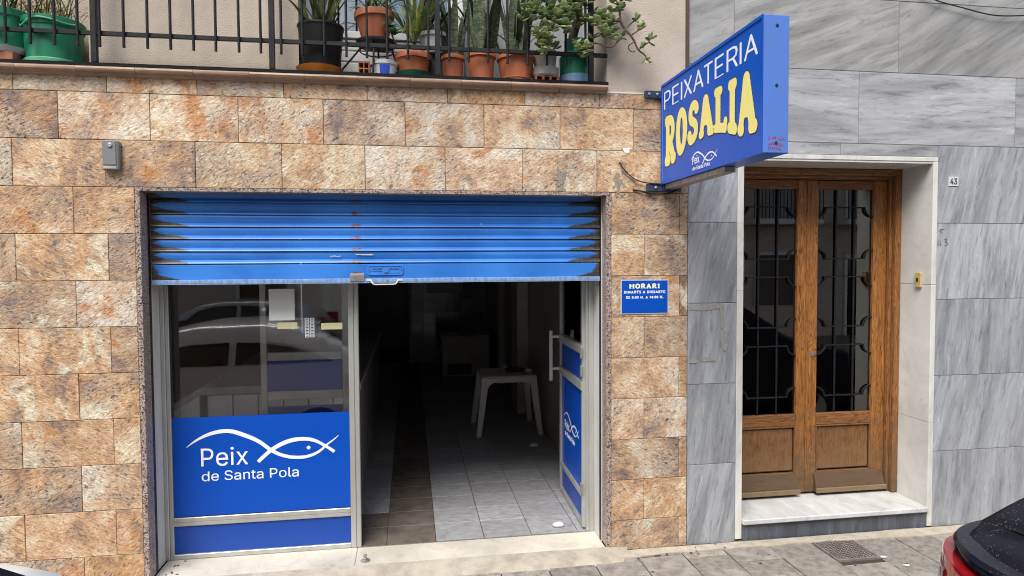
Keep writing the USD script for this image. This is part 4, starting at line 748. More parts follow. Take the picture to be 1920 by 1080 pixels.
# fat rounded letters with bulb ends
def lobe(p, r): return Point(p).buffer(r, 10)
def fat(p, q, r0, r1): return unary_union([lobe(np.array(p) + (np.array(q) - np.array(p)) * t, r0 + (r1 - r0) * t) for t in np.linspace(0, 1, 9)]).buffer(.012).buffer(-.012)
def G(ch):
    h = 1.0
    if ch in 'I': b = [fat((.2, .12), (.2, .88), .105, .105), fat((.08, .09), (.32, .09), .09, .09), fat((.10, .91), (.30, .91), .085, .085)]; return unary_union(b), .42
    if ch == 'L': return unary_union([fat((.2, .12), (.2, .88), .105, .105), fat((.10, .91), (.31, .91), .085, .085), fat((.08, .09), (.55, .08), .085, .085), fat((.56, .10), (.60, .24), .075, .06)]), .68
    if ch == 'A': return unary_union([fat((.38, .86), (.14, .12), .13, .085), fat((.38, .86), (.66, .12), .13, .12), fat((.10, .08), (.18, .08), .085, .085), fat((.60, .08), (.76, .08), .09, .09), fat((.26, .34), (.55, .34), .06, .06)]), .82
    if ch == 'O': o = affinity.scale(Point(.36, .5).buffer(1, 32), .36, .51); return o.difference(affinity.scale(Point(.36, .5).buffer(1, 32), .125, .33)), .74
    if ch == 'S':
        P = [(.55, .78), (.45, .90), (.30, .90), (.17, .76), (.20, .60), (.36, .50), (.50, .38), (.50, .20), (.36, .10), (.20, .11), (.10, .24)]
        c = spline([(x, y, 0) for x, y in P], 50)[:, :2]; return unary_union([lobe(p, .095 if 8 < i < 42 else .10) for i, p in enumerate(c)]), .66
    if ch == 'R':
        bowl = affinity.scale(Point(.32, .69).buffer(1, 32), .34, .30).difference(affinity.scale(Point(.36, .69).buffer(1, 32), .10, .135)).difference(sbox(-1, 0, .1, 1.2))
        return unary_union([fat((.18, .10), (.18, .88), .11, .11), fat((.08, .08), (.28, .08), .085, .085), fat((.08, .91), (.3, .91), .085, .085), bowl, fat((.36, .46), (.56, .14), .10, .11), fat((.54, .09), (.66, .09), .09, .09)]), .76
def word(t, x0, x1, z0, z1):
    out, x = [], 0.0
    for ch in t:
        gl, w = G(ch); gl = gl.buffer(.022); out.append(affinity.translate(gl, x, 0)); x += w + .05
    u = unary_union(out); a, b, c, d = u.bounds
    out = [affinity.translate(affinity.scale(o, (x1 - x0) / (c - a), (z1 - z0) / (d - b), origin=(0, 0)), x0 - a * (x1 - x0) / (c - a), z0 - b * (z1 - z0) / (d - b)) for o in out]
    return out
from shapely import transform as shp_transform
def arch(q):
    bot = np.interp(q[:, 0], [.10, .25, .385, .55, .70, .85, .96, 1.09, 1.18, 1.34], [2.797, 2.800, 2.840, 2.876, 2.890, 2.886, 2.872, 2.836, 2.808, 2.803]); return np.stack([q[:, 0], 3.152 - (3.152 - q[:, 1]) * (3.152 - bot) / .352], 1)
RW = [shp_transform(o.segmentize(.01), arch) for o in word('ROSALIA', .096, 1.352, 2.798, 3.154)]
for o in RW:
    lt = part(fc, 'big_letter', on_side(extr(o, .0014), SFX - .0012), M_yellow)
    part(fc, 'letter_outline', on_side(extr(o.buffer(.006), .0010), SFX), M_outline)
s2 = .372 / 1.05
LG2 = affinity.translate(affinity.scale(LOGO, s2, s2, origin=(0, 0)), .529 + 1.576 * s2, 2.731 - .70 * s2)
part(fc, 'fish_emblem', on_side(extr(LG2, .001), SFX), M_letter)
part(fc, 'lettering', on_side(text('Peix', .552, .655, 2.745, 2.797), SFX), M_letter)
part(fc, 'lettering', on_side(text('de Santa Pola', .557, .80, 2.706, 2.731), SFX), M_letter)
for z in (3.335, 3.03, 2.735):
    s = lathe([(.009, 0), (.007, .004), (0, .005)], 10); s.apply_transform(trimesh.transformations.rotation_matrix(PI / 2, (1, 0, 0))); s.apply_translation((1.883, -1.4053, z)); part(sg, 'screw', s, M_dark, 30)
rr3 = random.Random(5); red = plain('faded_red_print', (.30, .07, .14), .6)
smp = []
for zz, n in ((2.752, 9), (2.722, 8), (2.70, 7)):
    for k in range(n):
        if rr3.random() < .8: smp.append(box(1.838 + k * .0115, 1.838 + k * .0115 + rr3.uniform(.005, .010), -1.4062, -1.4054, zz + .004 * math.sin(k * .7), zz + rr3.uniform(.008, .016) + .004 * math.sin(k * .7)))
part(sg, 'faded_print', smp, red)
part(sg, 'support_rail', box(1.825, 1.90, -.95, -.03, 2.645, 2.6805, .003), M_steel)
brk = part(sg, 'wall_bracket', [box(1.683, 1.93, -.028, -.005, 3.30, 3.352, .003), box(1.815, 1.86, -.06, -.028, 3.302, 3.35)], plain('dark_blue_bracket', (.03, .045, .10), .5, var=.5, scale=20.))
brk2 = part(sg, 'wall_bracket', [box(1.697, 1.962, -.028, -.005, 2.632, 2.686, .003), box(1.815, 1.86, -.06, -.028, 2.634, 2.684)], '/World/Looks/dark_blue_bracket')
for b_, z, xx in ((brk, 3.326, (1.715, 1.775)), (brk2, 2.659, (1.765, 1.92))):
    for x in xx:
        s = lathe([(.011, 0), (.011, .007), (.006, .010), (0, .010)], 6); s.apply_transform(trimesh.transformations.rotation_matrix(PI / 2, (1, 0, 0))); s.apply_translation((x, -.0282, z)); part(b_, 'bolt', s, M_steel)
cab = thing('sign_cable', 'thin black cable looping from the stone wall to the sign bracket', 'cable', (1.7, 0, 2.6))
part(cab, 'cable', tube(spline([(1.50, -.004, 2.84), (1.56, -.02, 2.755), (1.62, -.02, 2.715), (1.72, -.03, 2.69), (1.80, -.035, 2.686)], 30), .0045, 6), M_rub, True)
part(cab, 'cable', tube(spline([(1.60, -.006, 2.645), (1.68, -.02, 2.63), (1.80, -.03, 2.615), (1.90, -.03, 2.63), (1.94, -.03, 2.665)], 30), .006, 6), M_rub, True)
part(cab, 'cable', tube(spline([(1.50, -.004, 2.842), (1.54, -.008, 2.80), (1.545, -.006, 2.76), (1.60, -.006, 2.72), (1.62, -.012, 2.70)], 30), .0022, 5), M_steel, True)
single('overhead_cable', 'thin black cable hanging across the marble at upper right', 'cable', tube(spline([(3.4, -.03, 4.42), (3.8, -.03, 4.21), (4.008, -.03, 4.117), (4.222, -.03, 4.076), (4.505, -.03, 4.03), (4.792, -.03, 4.041), (5.6, -.03, 4.08), (6.8, -.03, 4.3)], 50), .0055, 6), M_rub, True)
for (x, z, s, lab) in ((1.12, 2.80, .06, 'upper'), (1.60, 2.79, .06, 'lower')):
    pass
def blot(x, z, w, h, seed):
    a = np.linspace(0, 2 * PI, 40, endpoint=False); c = np.stack([np.cos(a), np.sin(a)], 1); rr = .55 + .9 * meshkit.fbm(np.c_[c * 1.6, np.full(40, seed)], 3)
    return Polygon(np.stack([x + w * rr * c[:, 0] * (1 + .35 * c[:, 1]), z + h * rr * c[:, 1]], 1)).buffer(0)
for x, z, sd in ((1.065, 2.70, 1.), (1.49, 2.685, 4.)):
    part(sb, 'grey_stain', [on_wall(extr(unary_union([blot(x + R.gauss(0, .022) * (1 - max(0, q - 16) / 16), z + .03 + R.gauss(0, .032) - max(0, q - 16) * .012, R.uniform(.005, .015), R.uniform(.006, .018), sd + q) for q in range(26)]), .0005), -.0032)], plain(f'grey_stain_{int(sd)}', (.22, .205, .20), .8, var=.8, scale=60., dirt=(.42, .30, .2)))
part(sb, 'plaster_dab', on_wall(extr(blot(1.555, 2.925, .024, .02, 9.), .002), -.002), M_paper)
part(sb, 'plaster_dab', on_wall(extr(blot(1.62, 2.722, .014, .010, 3.), .003), -.002), M_whiteseal)

# ------------------------------------------------------------------ notices and small boxes on the stone wall
hs = thing('hours_sign', 'small blue opening hours sign reading HORARI on the stone pilaster', 'sign', (1.69, 0, 1.75))
part(hs, 'plate', box(1.518, 1.866, -.009, -.003, 1.751, 1.987, .001), M_vinyl)
part(hs, 'edge', [box(1.510, 1.874, -.0065, -.0028, 1.744, 1.7505), box(1.510, 1.874, -.0065, -.0028, 1.9875, 1.994), box(1.510, 1.5175, -.0065, -.0028, 1.7508, 1.9872), box(1.8665, 1.874, -.0065, -.0028, 1.7508, 1.9872)], plain('clear_edge', (.55, .56, .58), .3))
SLAB = {'D': ('s', [[(.15, 0), (.15, 1)], [(.15, 1), (.5, .97), (.72, .7), (.72, .3), (.5, .03), (.15, 0)]], [(.0, 0, .3), (.0, 1, .3)], .85), 'I': ('s', [[(.2, 0), (.2, 1)]], [(0, 0, .4), (0, 1, .4)], .48), 'M': ('s', [[(.15, 0), (.15, 1), (.5, .25), (.85, 1), (.85, 0)]], [(0, 0, .3), (.7, 0, 1.0), (0, 1, .2), (.8, 1, 1.0)], 1.1),
    'A': ('s', [[(.12, 0), (.45, 1), (.78, 0)], [(.25, .35), (.65, .35)]], [(0, 0, .28), (.62, 0, .92)], .98), 'R': ('s', [[(.15, 0), (.15, 1), (.5, 1), (.68, .78), (.5, .52), (.15, .52)], [(.42, .52), (.72, 0)]], [(0, 0, .3), (0, 1, .3), (.66, 0, .86)], .93), 'T': ('s', [[(.4, 0), (.4, 1)], [(0, 1), (.8, 1)], [(.02, 1), (.02, .8)], [(.78, 1), (.78, .8)]], [(.22, 0, .58)], .88),
    'S': ('s', [[(.62, .8), (.45, 1), (.2, .96), (.1, .76), (.3, .55), (.55, .42), (.62, .2), (.42, 0), (.18, .04), (.06, .22)]], [], .76), 'E': ('s', [[(.15, 0), (.15, 1)], [(.15, 1), (.68, 1), (.68, .8)], [(.15, .52), (.5, .52)], [(.15, 0), (.7, 0), (.7, .2)]], [(0, 0, .3), (0, 1, .3)], .8), 'H': ('s', [[(.15, 0), (.15, 1)], [(.8, 0), (.8, 1)], [(.15, .52), (.8, .52)]], [(0, 0, .32), (0, 1, .32), (.64, 0, .96), (.64, 1, .96)], 1.06),
    'O': ('s', [[(.42, 1), (.15, .8), (.08, .5), (.15, .2), (.42, 0), (.7, .2), (.77, .5), (.7, .8), (.42, 1)]], [], .92), 'B': ('s', [[(.15, 0), (.15, 1), (.5, 1), (.64, .78), (.5, .54), (.15, .54)], [(.5, .54), (.72, .28), (.5, 0), (.15, 0)]], [(0, 0, .3), (0, 1, .3)], .85),
    '8': ('s', [[(.35, 1), (.12, .78), (.35, .54), (.58, .78), (.35, 1)], [(.35, .54), (.06, .27), (.35, 0), (.64, .27), (.35, .54)]], [], .76), '0': ('s', [[(.34, 1), (.1, .75), (.1, .25), (.34, 0), (.58, .25), (.58, .75), (.34, 1)]], [], .72), '1': ('s', [[(.08, .8), (.28, 1), (.28, 0)]], [(.06, 0, .5)], .6), '4': ('s', [[(.5, 0), (.5, 1), (.05, .3), (.7, .3)]], [(.34, 0, .66)], .8), '.': ('s', [[(.1, .03), (.12, .03)]], [], .3), ':': ('s', [[(.1, .05), (.12, .05)], [(.1, .6), (.12, .6)]], [], .3), ' ': ('s', [], [], .45)}
def slabword(t, x0, x1, z0, z1, w=.2):
    out, x = [], 0.0
    for ch in t:
        _, lines, ser, adv = SLAB[ch]
        for l in lines: out.append(affinity.translate(LineString(l).buffer(w / 2, join_style=3, cap_style=2 if len(l) > 2 or l[0][0] != .1 else 1), x, 0))
        for a, zz, b in ser: out.append(affinity.translate(sbox(a - .04, zz - (.02 if zz == 0 else .11), b + .04, zz + (.11 if zz == 0 else .02)), x, 0))
        x += adv + .12
    u = unary_union(out); a, b, c, d = u.bounds
    u = affinity.translate(affinity.scale(u, (x1 - x0) / (c - a), (z1 - z0) / (d - b), origin=(0, 0)), x0 - a * (x1 - x0) / (c - a), z0 - b * (z1 - z0) / (d - b)); return on_wall(extr(u, .0008), -.0092)
part(hs, 'lettering', slabword('HORARI', 1.572, 1.806, 1.928, 1.966, .26), plain('pale_yellow_print', (.85, .84, .55), .4))
part(hs, 'lettering', slabword('DIMARTS A DISSABTE', 1.532, 1.848, 1.894, 1.914, .24), M_letter)
part(hs, 'lettering', slabword('DE 8:00 H. A 14:00 H.', 1.547, 1.832, 1.856, 1.876, .24), M_letter)
ab = thing('key_switch_box', 'grey plastic key switch box on the stone wall above the shutter', 'switch box', (-1.866, 0, 2.725))
part(ab, 'housing', box(-1.917, -1.817, -.045, -.003, 2.726, 2.912, .007), M_grey)
part(ab, 'front_lid', box(-1.911, -1.833, -.050, -.0452, 2.757, 2.908, .003), plain('grey_lid', (.20, .205, .215), .35))
part(ab, 'lower_slot', box(-1.911, -1.833, -.0475, -.0452, 2.733, 2.750, .001), P_greyw)
s = lathe([(.014, 0), (.014, .006), (.009, .008), (0, .006)], 16); s.apply_transform(trimesh.transformations.rotation_matrix(PI / 2, (1, 0, 0))); s.apply_translation((-1.866, -.0502, 2.881)); part(ab, 'key_cylinder', s, M_steel, 30)

# ------------------------------------------------------------------ balcony railing
rl = thing('balcony_railing', 'black iron railing along the ledge above the shop', 'railing', (0, -.02, 3.4))
for x in [-3.03, -1.951, -.876, .206, 1.285]: part(rl, 'post', box(x - .017, x + .017, -.037, -.003, 3.4025, 4.5, .002), M_black)
part(rl, 'rail', box(WALLX0, 1.404, -.03, -.012, 3.572, 3.600, .002), M_black)
part(rl, 'rail', box(WALLX0, 1.404, -.032, -.008, 4.40, 4.43, .002), M_black)
bars = [-2.31 - .1355 * k for k in range(1, 12)][::-1] + [-2.31, -2.17, -2.038, -1.911, -1.768, -1.628, -1.494, -1.356, -1.219, -1.08, -.944, -.813, -.678, -.541, -.399, -.263, -.129, .006, .146, .283, .415, .551, .686, .828, .965, 1.099, 1.238]
for x in bars:
    if min(abs(x - q) for q in (-3.03, -1.951, -.876, .206, 1.285)) < .03: continue
    part(rl, 'bar', tube([(x + R.uniform(-.003, .003), -.040, 3.497), (x, -.040, 4.42)], .0088, 8), M_black, 50)

# ------------------------------------------------------------------ pots and plants
ZL = 3.397; YS = -.055
def pot_profile(r0, r1, z0, z1, rim=.0, rimh=.03, wall=.006, extra=()):
    h = z1 - z0; pr = [(0, z0), (r0 * .93, z0), (r0, z0 + .006)] + [(r0 + (r1 - r0) * t, z0 + h * t) for t in extra]
    if rim: pr += [(r1 - .002, z1 - rimh), (r1 + rim, z1 - rimh + .003), (r1 + rim, z1 - .004)]
    pr += [(r1 + rim - .003, z1), (r1 + rim - wall, z1 - .001), (r1 - wall - .004, z1 - rimh - .004), (r1 - wall - .006, z1 - .05), (0, z1 - .045)]
    return pr
def pot(t, x, y, r0, r1, z0, z1, mat, rim=.006, rimh=.03, n=36, name='pot', tilt=None):
    m = lathe(pot_profile(r0, r1, z0, z1, rim, rimh), n, (x, y, 0))
    if tilt: m.apply_transform(trimesh.transformations.rotation_matrix(tilt, (0, 1, 0), (x, y, z0)))
    p = part(t, name, m, mat, 40)
    sm = lathe([(0, z1 - .026), (r1 * .95 - .006, z1 - .03)], 20, (x, y, 0)); sm.vertices[:, 2] += .004 * np.sin(sm.vertices[:, 0] * 90); part(t, 'soil', trimesh.util.concatenate([sm, trimesh.Trimesh(sm.vertices, sm.faces[:, ::-1], process=False)]), M_soil)
    return p
def ribbon(base, az, length, width, rise, droop, n=10, fold=.25, twist=0.0, tip=1.0, thick=0.0012):
    """a strap leaf: leaves the base at elevation `rise`, bends down by `droop` radians along its length"""
    p = np.array(base, float); el = rise; ds = length / n; V, F = [], []
    for i in range(n + 1):
        t = i / n; w = width * (min(1, .55 + 2.2 * t) if t < .3 else 1) * (1 - max(0, (t - .45) / .55) ** 1.7 * tip) / 2 + .0006
        d = np.array([math.cos(az) * math.cos(el), math.sin(az) * math.cos(el), math.sin(el)])
        sd = np.array([-math.sin(az), math.cos(az), 0]); nm = np.cross(d, sd)
        if twist: a = twist * t; sd = sd * math.cos(a) + nm * math.sin(a); nm = np.cross(d, sd)
        V += [p - sd * w - nm * w * fold, p + nm * w * fold * .3, p + sd * w - nm * w * fold]
        p = p + d * ds; el -= droop / n * (0.6 + .8 * t)
    for i in range(n):
        for k in range(2):
            a = i * 3 + k; F += [(a, a + 1, a + 4), (a, a + 4, a + 3)]
    return trimesh.Trimesh(V, F, process=False)
def saucer(name, label, x, y, r, z0, h, mat, flare=.82):
    return single(name, label, 'saucer', lathe([(0, z0), (r * flare, z0), (r, z0 + h), (r - .006, z0 + h), (r * flare - .006, z0 + .008), (0, z0 + .008)], 36, (x, y, 0)), mat, 40)
rp = random.Random(21)
PG = 'potted plants on the balcony ledge'
def straps(t, x, y, z, n, ln, wd, mats, rise=(1.0, 1.45), droop=(.4, 1.6), spread=.02, rr=rp, azr=(0, 2 * PI), fold=.25, name='leaf'):
    for k in range(n):
        az = rr.uniform(*azr); part(t, name, ribbon((x + rr.uniform(-spread, spread), y + rr.uniform(-spread, spread), z), az, rr.uniform(*ln), rr.uniform(*wd), rr.uniform(*rise), rr.uniform(*droop), fold=fold, twist=rr.uniform(-.5, .5)), rr.choice(mats), True)

# 1 green buckets at the left
b1 = thing('green_bucket', 'green plastic bucket planter with dry grass, right of its twin', 'planter', (-2.265, .27, ZL))
bx0, by0 = -2.268, .215
part(b1, 'bucket', lathe([(0, ZL + .012), (.150, ZL + .012), (.157, ZL + .02), (.165, ZL + .245), (.172, ZL + .247), (.174, ZL + .262), (.178, ZL + .265), (.178, ZL + .296), (.173, ZL + .300), (.166, ZL + .298), (.160, ZL + .25), (0, ZL + .25)], 44, (bx0, by0, 0)), P_green, 40)
part(b1, 'rim_foot', lathe([(.157, ZL + .004), (.172, ZL + .004), (.174, ZL + .03), (.168, ZL + .036), (.158, ZL + .03)], 44, (bx0, by0, 0)), P_green2, 40)
part(b1, 'handle', tube(spline([(bx0 - .16, by0 - .07, ZL + .285), (bx0 - .12, by0 - .135, ZL + .235), (bx0 - .05, by0 - .175, ZL + .268), (bx0 + .05, by0 - .178, ZL + .27), (bx0 + .13, by0 - .135, ZL + .255), (bx0 + .165, by0 - .07, ZL + .27)], 26), .006, 8), P_green2, True)
for k in range(110): part(b1, 'grass_blade', ribbon((bx0 + rp.uniform(-.12, .12), by0 + rp.uniform(-.12, .1), ZL + .25), rp.uniform(0, 2 * PI), rp.uniform(.2, .42), rp.uniform(.004, .008), rp.uniform(.75, 1.5), rp.uniform(.3, 1.6), n=6, fold=.1), rp.choice([F_dry, F_dry, F_strap, F_dark]), True)
single('terracotta_brick', 'flat red clay brick propping the left bucket on the ledge', 'brick', box(-2.95, -2.43, .05, .22, ZL + .001, ZL + .062, .003), M_brick)
saucer('white_saucer', 'chipped white saucer under the leftmost green bucket', -2.56, .19, .19, ZL + .064, .03, P_white)
b2 = thing('green_bucket', 'green plastic bucket planter on a white saucer at the left frame edge', 'planter', (-2.56, .19, ZL + .07))
part(b2, 'bucket', lathe([(0, ZL + .074), (.140, ZL + .074), (.147, ZL + .08), (.160, ZL + .29), (.170, ZL + .295), (.172, ZL + .335), (.166, ZL + .34), (.158, ZL + .335), (.152, ZL + .29), (0, ZL + .29)], 44, (-2.56, .20, 0)), P_green, 40)
straps(b2, -2.56, .20, ZL + .28, 40, (.2, .4), (.006, .014), [F_dark, F_strap, F_dry], spread=.1)
# 2 black planter in an orange saucer
saucer('orange_saucer', 'orange plastic saucer under the black planter', -.594, .19, .158, ZL + .001, .058, P_orange, .72)
b3 = thing('black_planter', 'ribbed black plastic planter with dark strap leaves, above an orange saucer', 'planter', (-.585, .20, ZL + .01))
part(b3, 'pot', lathe([(0, ZL + .012), (.10, ZL + .012), (.128, ZL + .05), (.150, ZL + .325), (.158, ZL + .335), (.157, ZL + .348), (.148, ZL + .352), (.138, ZL + .345), (.13, ZL + .30), (0, ZL + .30)], 40, (-.585, .20, 0)), P_black, 40)
straps(b3, -.60, .20, ZL + .30, 16, (.35, .6), (.014, .03), [F_dark, F_dark, F_strap], rise=(1.0, 1.5), droop=(.2, 1.1), spread=.05)
# 3 plant stand, terracotta pot on it
ps = thing('plant_stand', 'black iron plant stand with splayed legs', 'plant stand', (-.21, .20, ZL))
part(ps, 'plate', lathe([(0, 3.640), (.135, 3.640), (.140, 3.646), (.140, 3.664), (.134, 3.664), (.13, 3.650), (0, 3.650)], 36, (-.21, .21, 0)), M_black, 40)
for a in (2.9, .15, 1.5, 4.6): part(ps, 'leg', tube([(-.21 + .10 * math.cos(a), .21 + .10 * math.sin(a), 3.645), (-.21 + .25 * math.cos(a) * (1.25 if a == 2.9 else .7), .21 + .19 * math.sin(a) * .8, ZL + .002)], .007, 7), M_black, True)
part(ps, 'ring', tube([(-.21 + .115 * math.cos(a), .21 + .115 * math.sin(a), 3.60) for a in np.linspace(0, 2 * PI, 26)], .005, 6), M_black, True)
b4 = thing('terracotta_pot', 'tilted terracotta pot with spider plant and succulent on the iron stand', 'plant pot', (-.22, .21, 3.655), group=None)
pot(b4, -.215, .21, .088, .125, 3.652, 3.862, P_terra, .012, .045, tilt=-.05)
straps(b4, -.22, .21, 3.845, 26, (.15, .34), (.008, .016), [F_strap, F_pale, F_aloe], rise=(.5, 1.4), droop=(.9, 2.2), spread=.05)
for (cx_, cy_, cz_, r_) in ((-.125, .075, 3.735, .075), (-.085, .085, 3.69, .055)):
    for k in range(9):
        az = k * 2.4; part(b4, 'fleshy_leaf', ribbon((cx_, cy_, cz_), az, r_ * rp.uniform(.8, 1.15), .032, rp.uniform(.1, .9), .5, n=6, fold=.35), F_aloe, True)
part(b4, 'trailing_stem', tube(spline([(-.16, .15, 3.85), (-.12, .085, 3.80), (-.105, .08, 3.70), (-.07, .085, 3.62)], 16), .006, 6), F_dark, True)
for k in range(14): part(b4, 'trailing_leaf', ribbon((.0 + rp.uniform(-.02, .02), .07, 3.70), rp.uniform(0, 2 * PI), rp.uniform(.05, .10), .009, rp.uniform(-.2, 1.2), rp.uniform(1., 2.2), n=6), F_pale, True)
part(b4, 'trailing_stem', tube(spline([(-.12, .15, 3.85), (-.04, .09, 3.82), (-.005, .075, 3.76), (.0, .07, 3.70)], 14), .004, 6), F_strap, True)
# 4 hollow brick, white bucket
hbk = Polygon([(-.330, ZL + .001), (-.252, ZL + .001), (-.252, ZL + .094), (-.330, ZL + .094)])
for i in range(2):
    for j in range(2): hbk = hbk.difference(sbox(-.322 + i * .034, ZL + .009 + j * .042, -.294 + i * .034, ZL + .044 + j * .042))
single('hollow_brick', 'small hollow clay brick with four holes beside the paint tub', 'brick', on_wall(extr(hbk, .12), .20), M_brick)
wb = thing('paint_tub', 'small white paint tub with a blue label under the plant stand', 'tub', (-.155, .16, ZL))
part(wb, 'tub', lathe([(0, ZL + .001), (.078, ZL + .001), (.088, ZL + .085), (.094, ZL + .088), (.095, ZL + .112), (.088, ZL + .116), (0, ZL + .114)], 32, (-.158, .16, 0)), P_white, 40)
a = np.linspace(-1.9, -1.1, 9); lab_v = np.vstack([np.stack([-.158 + (.0795 + .0105 * t) * np.cos(a), .16 + (.0795 + .0105 * t) * np.sin(a), np.full(9, ZL + .008 + .072 * t)], 1) for t in (0, 1)])
part(wb, 'label', trimesh.Trimesh(lab_v, [f for k in range(8) for f in ((k, k + 1, k + 10), (k, k + 10, k + 9))], process=False), P_label)
# 5 wide terracotta pot, green saucer, dragon tree
saucer('green_saucer', 'dark green saucer under the wide terracotta pot', .042, .19, .128, ZL + .001, .05, P_dgreen, .78)
b5 = thing('terracotta_pot', 'wide terracotta pot with tall yellow-green strap leaves in a green saucer', 'plant pot', (.042, .2, ZL + .01))
pot(b5, .042, .20, .094, .118, ZL + .011, ZL + .185, P_terra2, .010, .04)
part(b5, 'stem', tube(spline([(.05, .20, ZL + .15), (.052, .19, ZL + .26), (.045, .18, ZL + .36)], 10), [.016] * 5 + [.013] * 5, 8), M_bark, True)
straps(b5, .048, .18, ZL + .27, 22, (.35, .62), (.022, .036), [F_strap, F_strap, F_pale], rise=(.85, 1.5), droop=(.1, .9), spread=.015)
# 6 white pot raised behind
u6 = single('upturned_crate', 'dark upturned block carrying the white pot', 'block', box(.06, .32, .24, .40, ZL + .001, 3.612, .006), M_dark)
b6 = thing('white_pot', 'white plastic pot with thin dark trailing leaves, raised behind the post', 'plant pot', (.185, .30, 3.61))
pot(b6, .187, .27, .080, .100, 3.613, 3.755, P_white, .009, .03)
straps(b6, .187, .26, 3.74, 34, (.12, .3), (.006, .014), [F_dark, F_dark, F_strap], rise=(.5, 1.5), droop=(.8, 2.2), spread=.06)
for k in range(9):
    c = (.15 + rp.uniform(-.05, .07), .17 + rp.uniform(-.03, .05), 3.86 + rp.uniform(-.06, .14))
    for q in range(6): part(b6, 'fleshy_leaf', ribbon(c, q * 1.05 + k, .055, .024, rp.uniform(.2, 1.), .5, n=5, fold=.3), F_aloe, True)
# 7 snake plants
def snake_pot(label, x, y, r0, r1, z1, mat, n, ln, wdt, rim=.008, seed=0, rings=0):
    rr = random.Random(seed)
    t = thing('snake_plant_pot', label, 'plant pot', (x, y, ZL))
    pot(t, x, y, r0, r1, ZL + .001, z1, mat, rim, .028)
    for k in range(rings): part(t, 'pot_ring', tube([(x + (r0 + .002 + k * .003) * math.cos(a_), y + (r0 + .002 + k * .003) * math.sin(a_), ZL + .018 + .016 * k) for a_ in np.linspace(0, 2 * PI, 30)], .004, 5), mat, True)
    for k in range(n):
        az = rr.uniform(0, 2 * PI); d = rr.uniform(.1, .75) * r1
        part(t, 'leaf', ribbon((x + d * math.cos(az), y + d * math.sin(az) * .8, z1 - .04), az + rr.uniform(-.5, .5), rr.uniform(*ln), rr.uniform(*wdt), rr.uniform(1.25, 1.55), rr.uniform(-.05, .35), n=12, fold=.3, twist=rr.uniform(-.9, .9)), rr.choice(F_snake), True)
    return t
snake_pot('narrow terracotta pot with short snake plant leaves, right of the rail post', .318, .165, .068, .076, ZL + .175, P_terra, 7, (.32, .52), (.05, .068), seed=1)
snake_pot('ribbed terracotta pot with the tallest snake plant, third of the clay row', .520, .175, .080, .098, ZL + .20, P_terra2, 9, (.5, .8), (.055, .08), seed=2)
snake_pot('wide terracotta pot with two foot rings and leaning snake plant leaves', .772, .185, .105, .130, ZL + .195, P_terra2, 9, (.45, .75), (.05, .075), seed=3, rings=2)
for k in range(7): part('/World/snake_plant_pot_002', 'thin_leaf', ribbon((.76 + rp.uniform(-.06, .06), .15, ZL + .17), rp.uniform(0, 2 * PI), rp.uniform(.35, .5), .016, rp.uniform(1., 1.4), rp.uniform(.8, 1.9), n=9), F_dark, True)
# 8 grey cup pot on a brick
hb2 = Polygon([(.895, ZL + .001), (1.065, ZL + .001), (1.065, ZL + .05), (.895, ZL + .05)])
for i in range(3): hb2 = hb2.difference(sbox(.905 + i * .053, ZL + .010, .943 + i * .053, ZL + .042))
single('hollow_brick', 'flat hollow clay brick under the grey white cup pot', 'brick', on_wall(extr(hb2, .16), .24), M_brick)
b8 = thing('cup_pot', 'grey white pot sitting in a wider plaster cup on a brick', 'plant pot', (.98, .16, ZL + .05))
part(b8, 'outer_cup', lathe([(0, ZL + .052), (.088, ZL + .052), (.098, ZL + .062), (.098, ZL + .112), (.092, ZL + .117), (.08, ZL + .114), (0, ZL + .11)], 32, (.98, .16, 0)), P_greyw, 40)
part(b8, 'inner_pot', lathe([(0, ZL + .116), (.074, ZL + .116), (.088, ZL + .235), (.082, ZL + .238), (.076, ZL + .215), (0, ZL + .215)], 32, (.98, .165, 0)), plain('cream_pot', (.52, .47, .38), .5, var=.3), 40)
def fleshy(c, d, ln, w, th=.0052):
    """one thick oval leaf from c along d"""
    d = np.array(d, float); d /= np.linalg.norm(d); m = trimesh.creation.icosphere(1, 1.0); v = np.array(m.vertices)
    t = (v[:, 0] + 1) / 2; v2 = np.stack([t * ln, v[:, 1] * w * (.55 + .75 * t) * .62, v[:, 2] * th + .006 * (t ** 2)], 1)
    s_d = np.cross([0, 0, 1.0], d); s_d = s_d / np.linalg.norm(s_d) if np.linalg.norm(s_d) > 1e-3 else np.array([1., 0, 0]); nn = np.cross(d, s_d)
    return trimesh.Trimesh(np.array(c) + v2[:, :1] * d + v2[:, 1:2] * s_d + v2[:, 2:] * nn, m.faces, process=False)
def rosette(t, c, up_, n, ln, rr, yellow=.06):
    up_ = np.array(up_, float); up_ /= np.linalg.norm(up_); a = np.cross(up_, [0.3, 1, .2]); a /= np.linalg.norm(a); b = np.cross(up_, a)
    for k in range(n):
        th = k * 2.4 + rr.uniform(-.3, .3); el = rr.uniform(.05, .9) if k > 1 else 1.1
        d = (a * math.cos(th) + b * math.sin(th)) * math.cos(el) + up_ * math.sin(el)
        part(t, 'leaf', fleshy(np.array(c) - up_ * .008 * (k // 2), d, ln * rr.uniform(.75, 1.15), ln * .52), F_jade[3] if rr.random() < yellow else F_jade[rr.randrange(3)], True)
rj = random.Random(33)
for (x, z) in ((.93, 3.66), (1.00, 3.69), (1.05, 3.66)): 
    part(b8, 'stem', tube(spline([(.98, .16, ZL + .2), ((.98 + x) / 2, .14, (ZL + .2 + z) / 2), (x, .11, z)], 8), .006, 6), M_bark, True); rosette(b8, (x, .11, z), (.1, -.4, 1), 6, .05, rj)
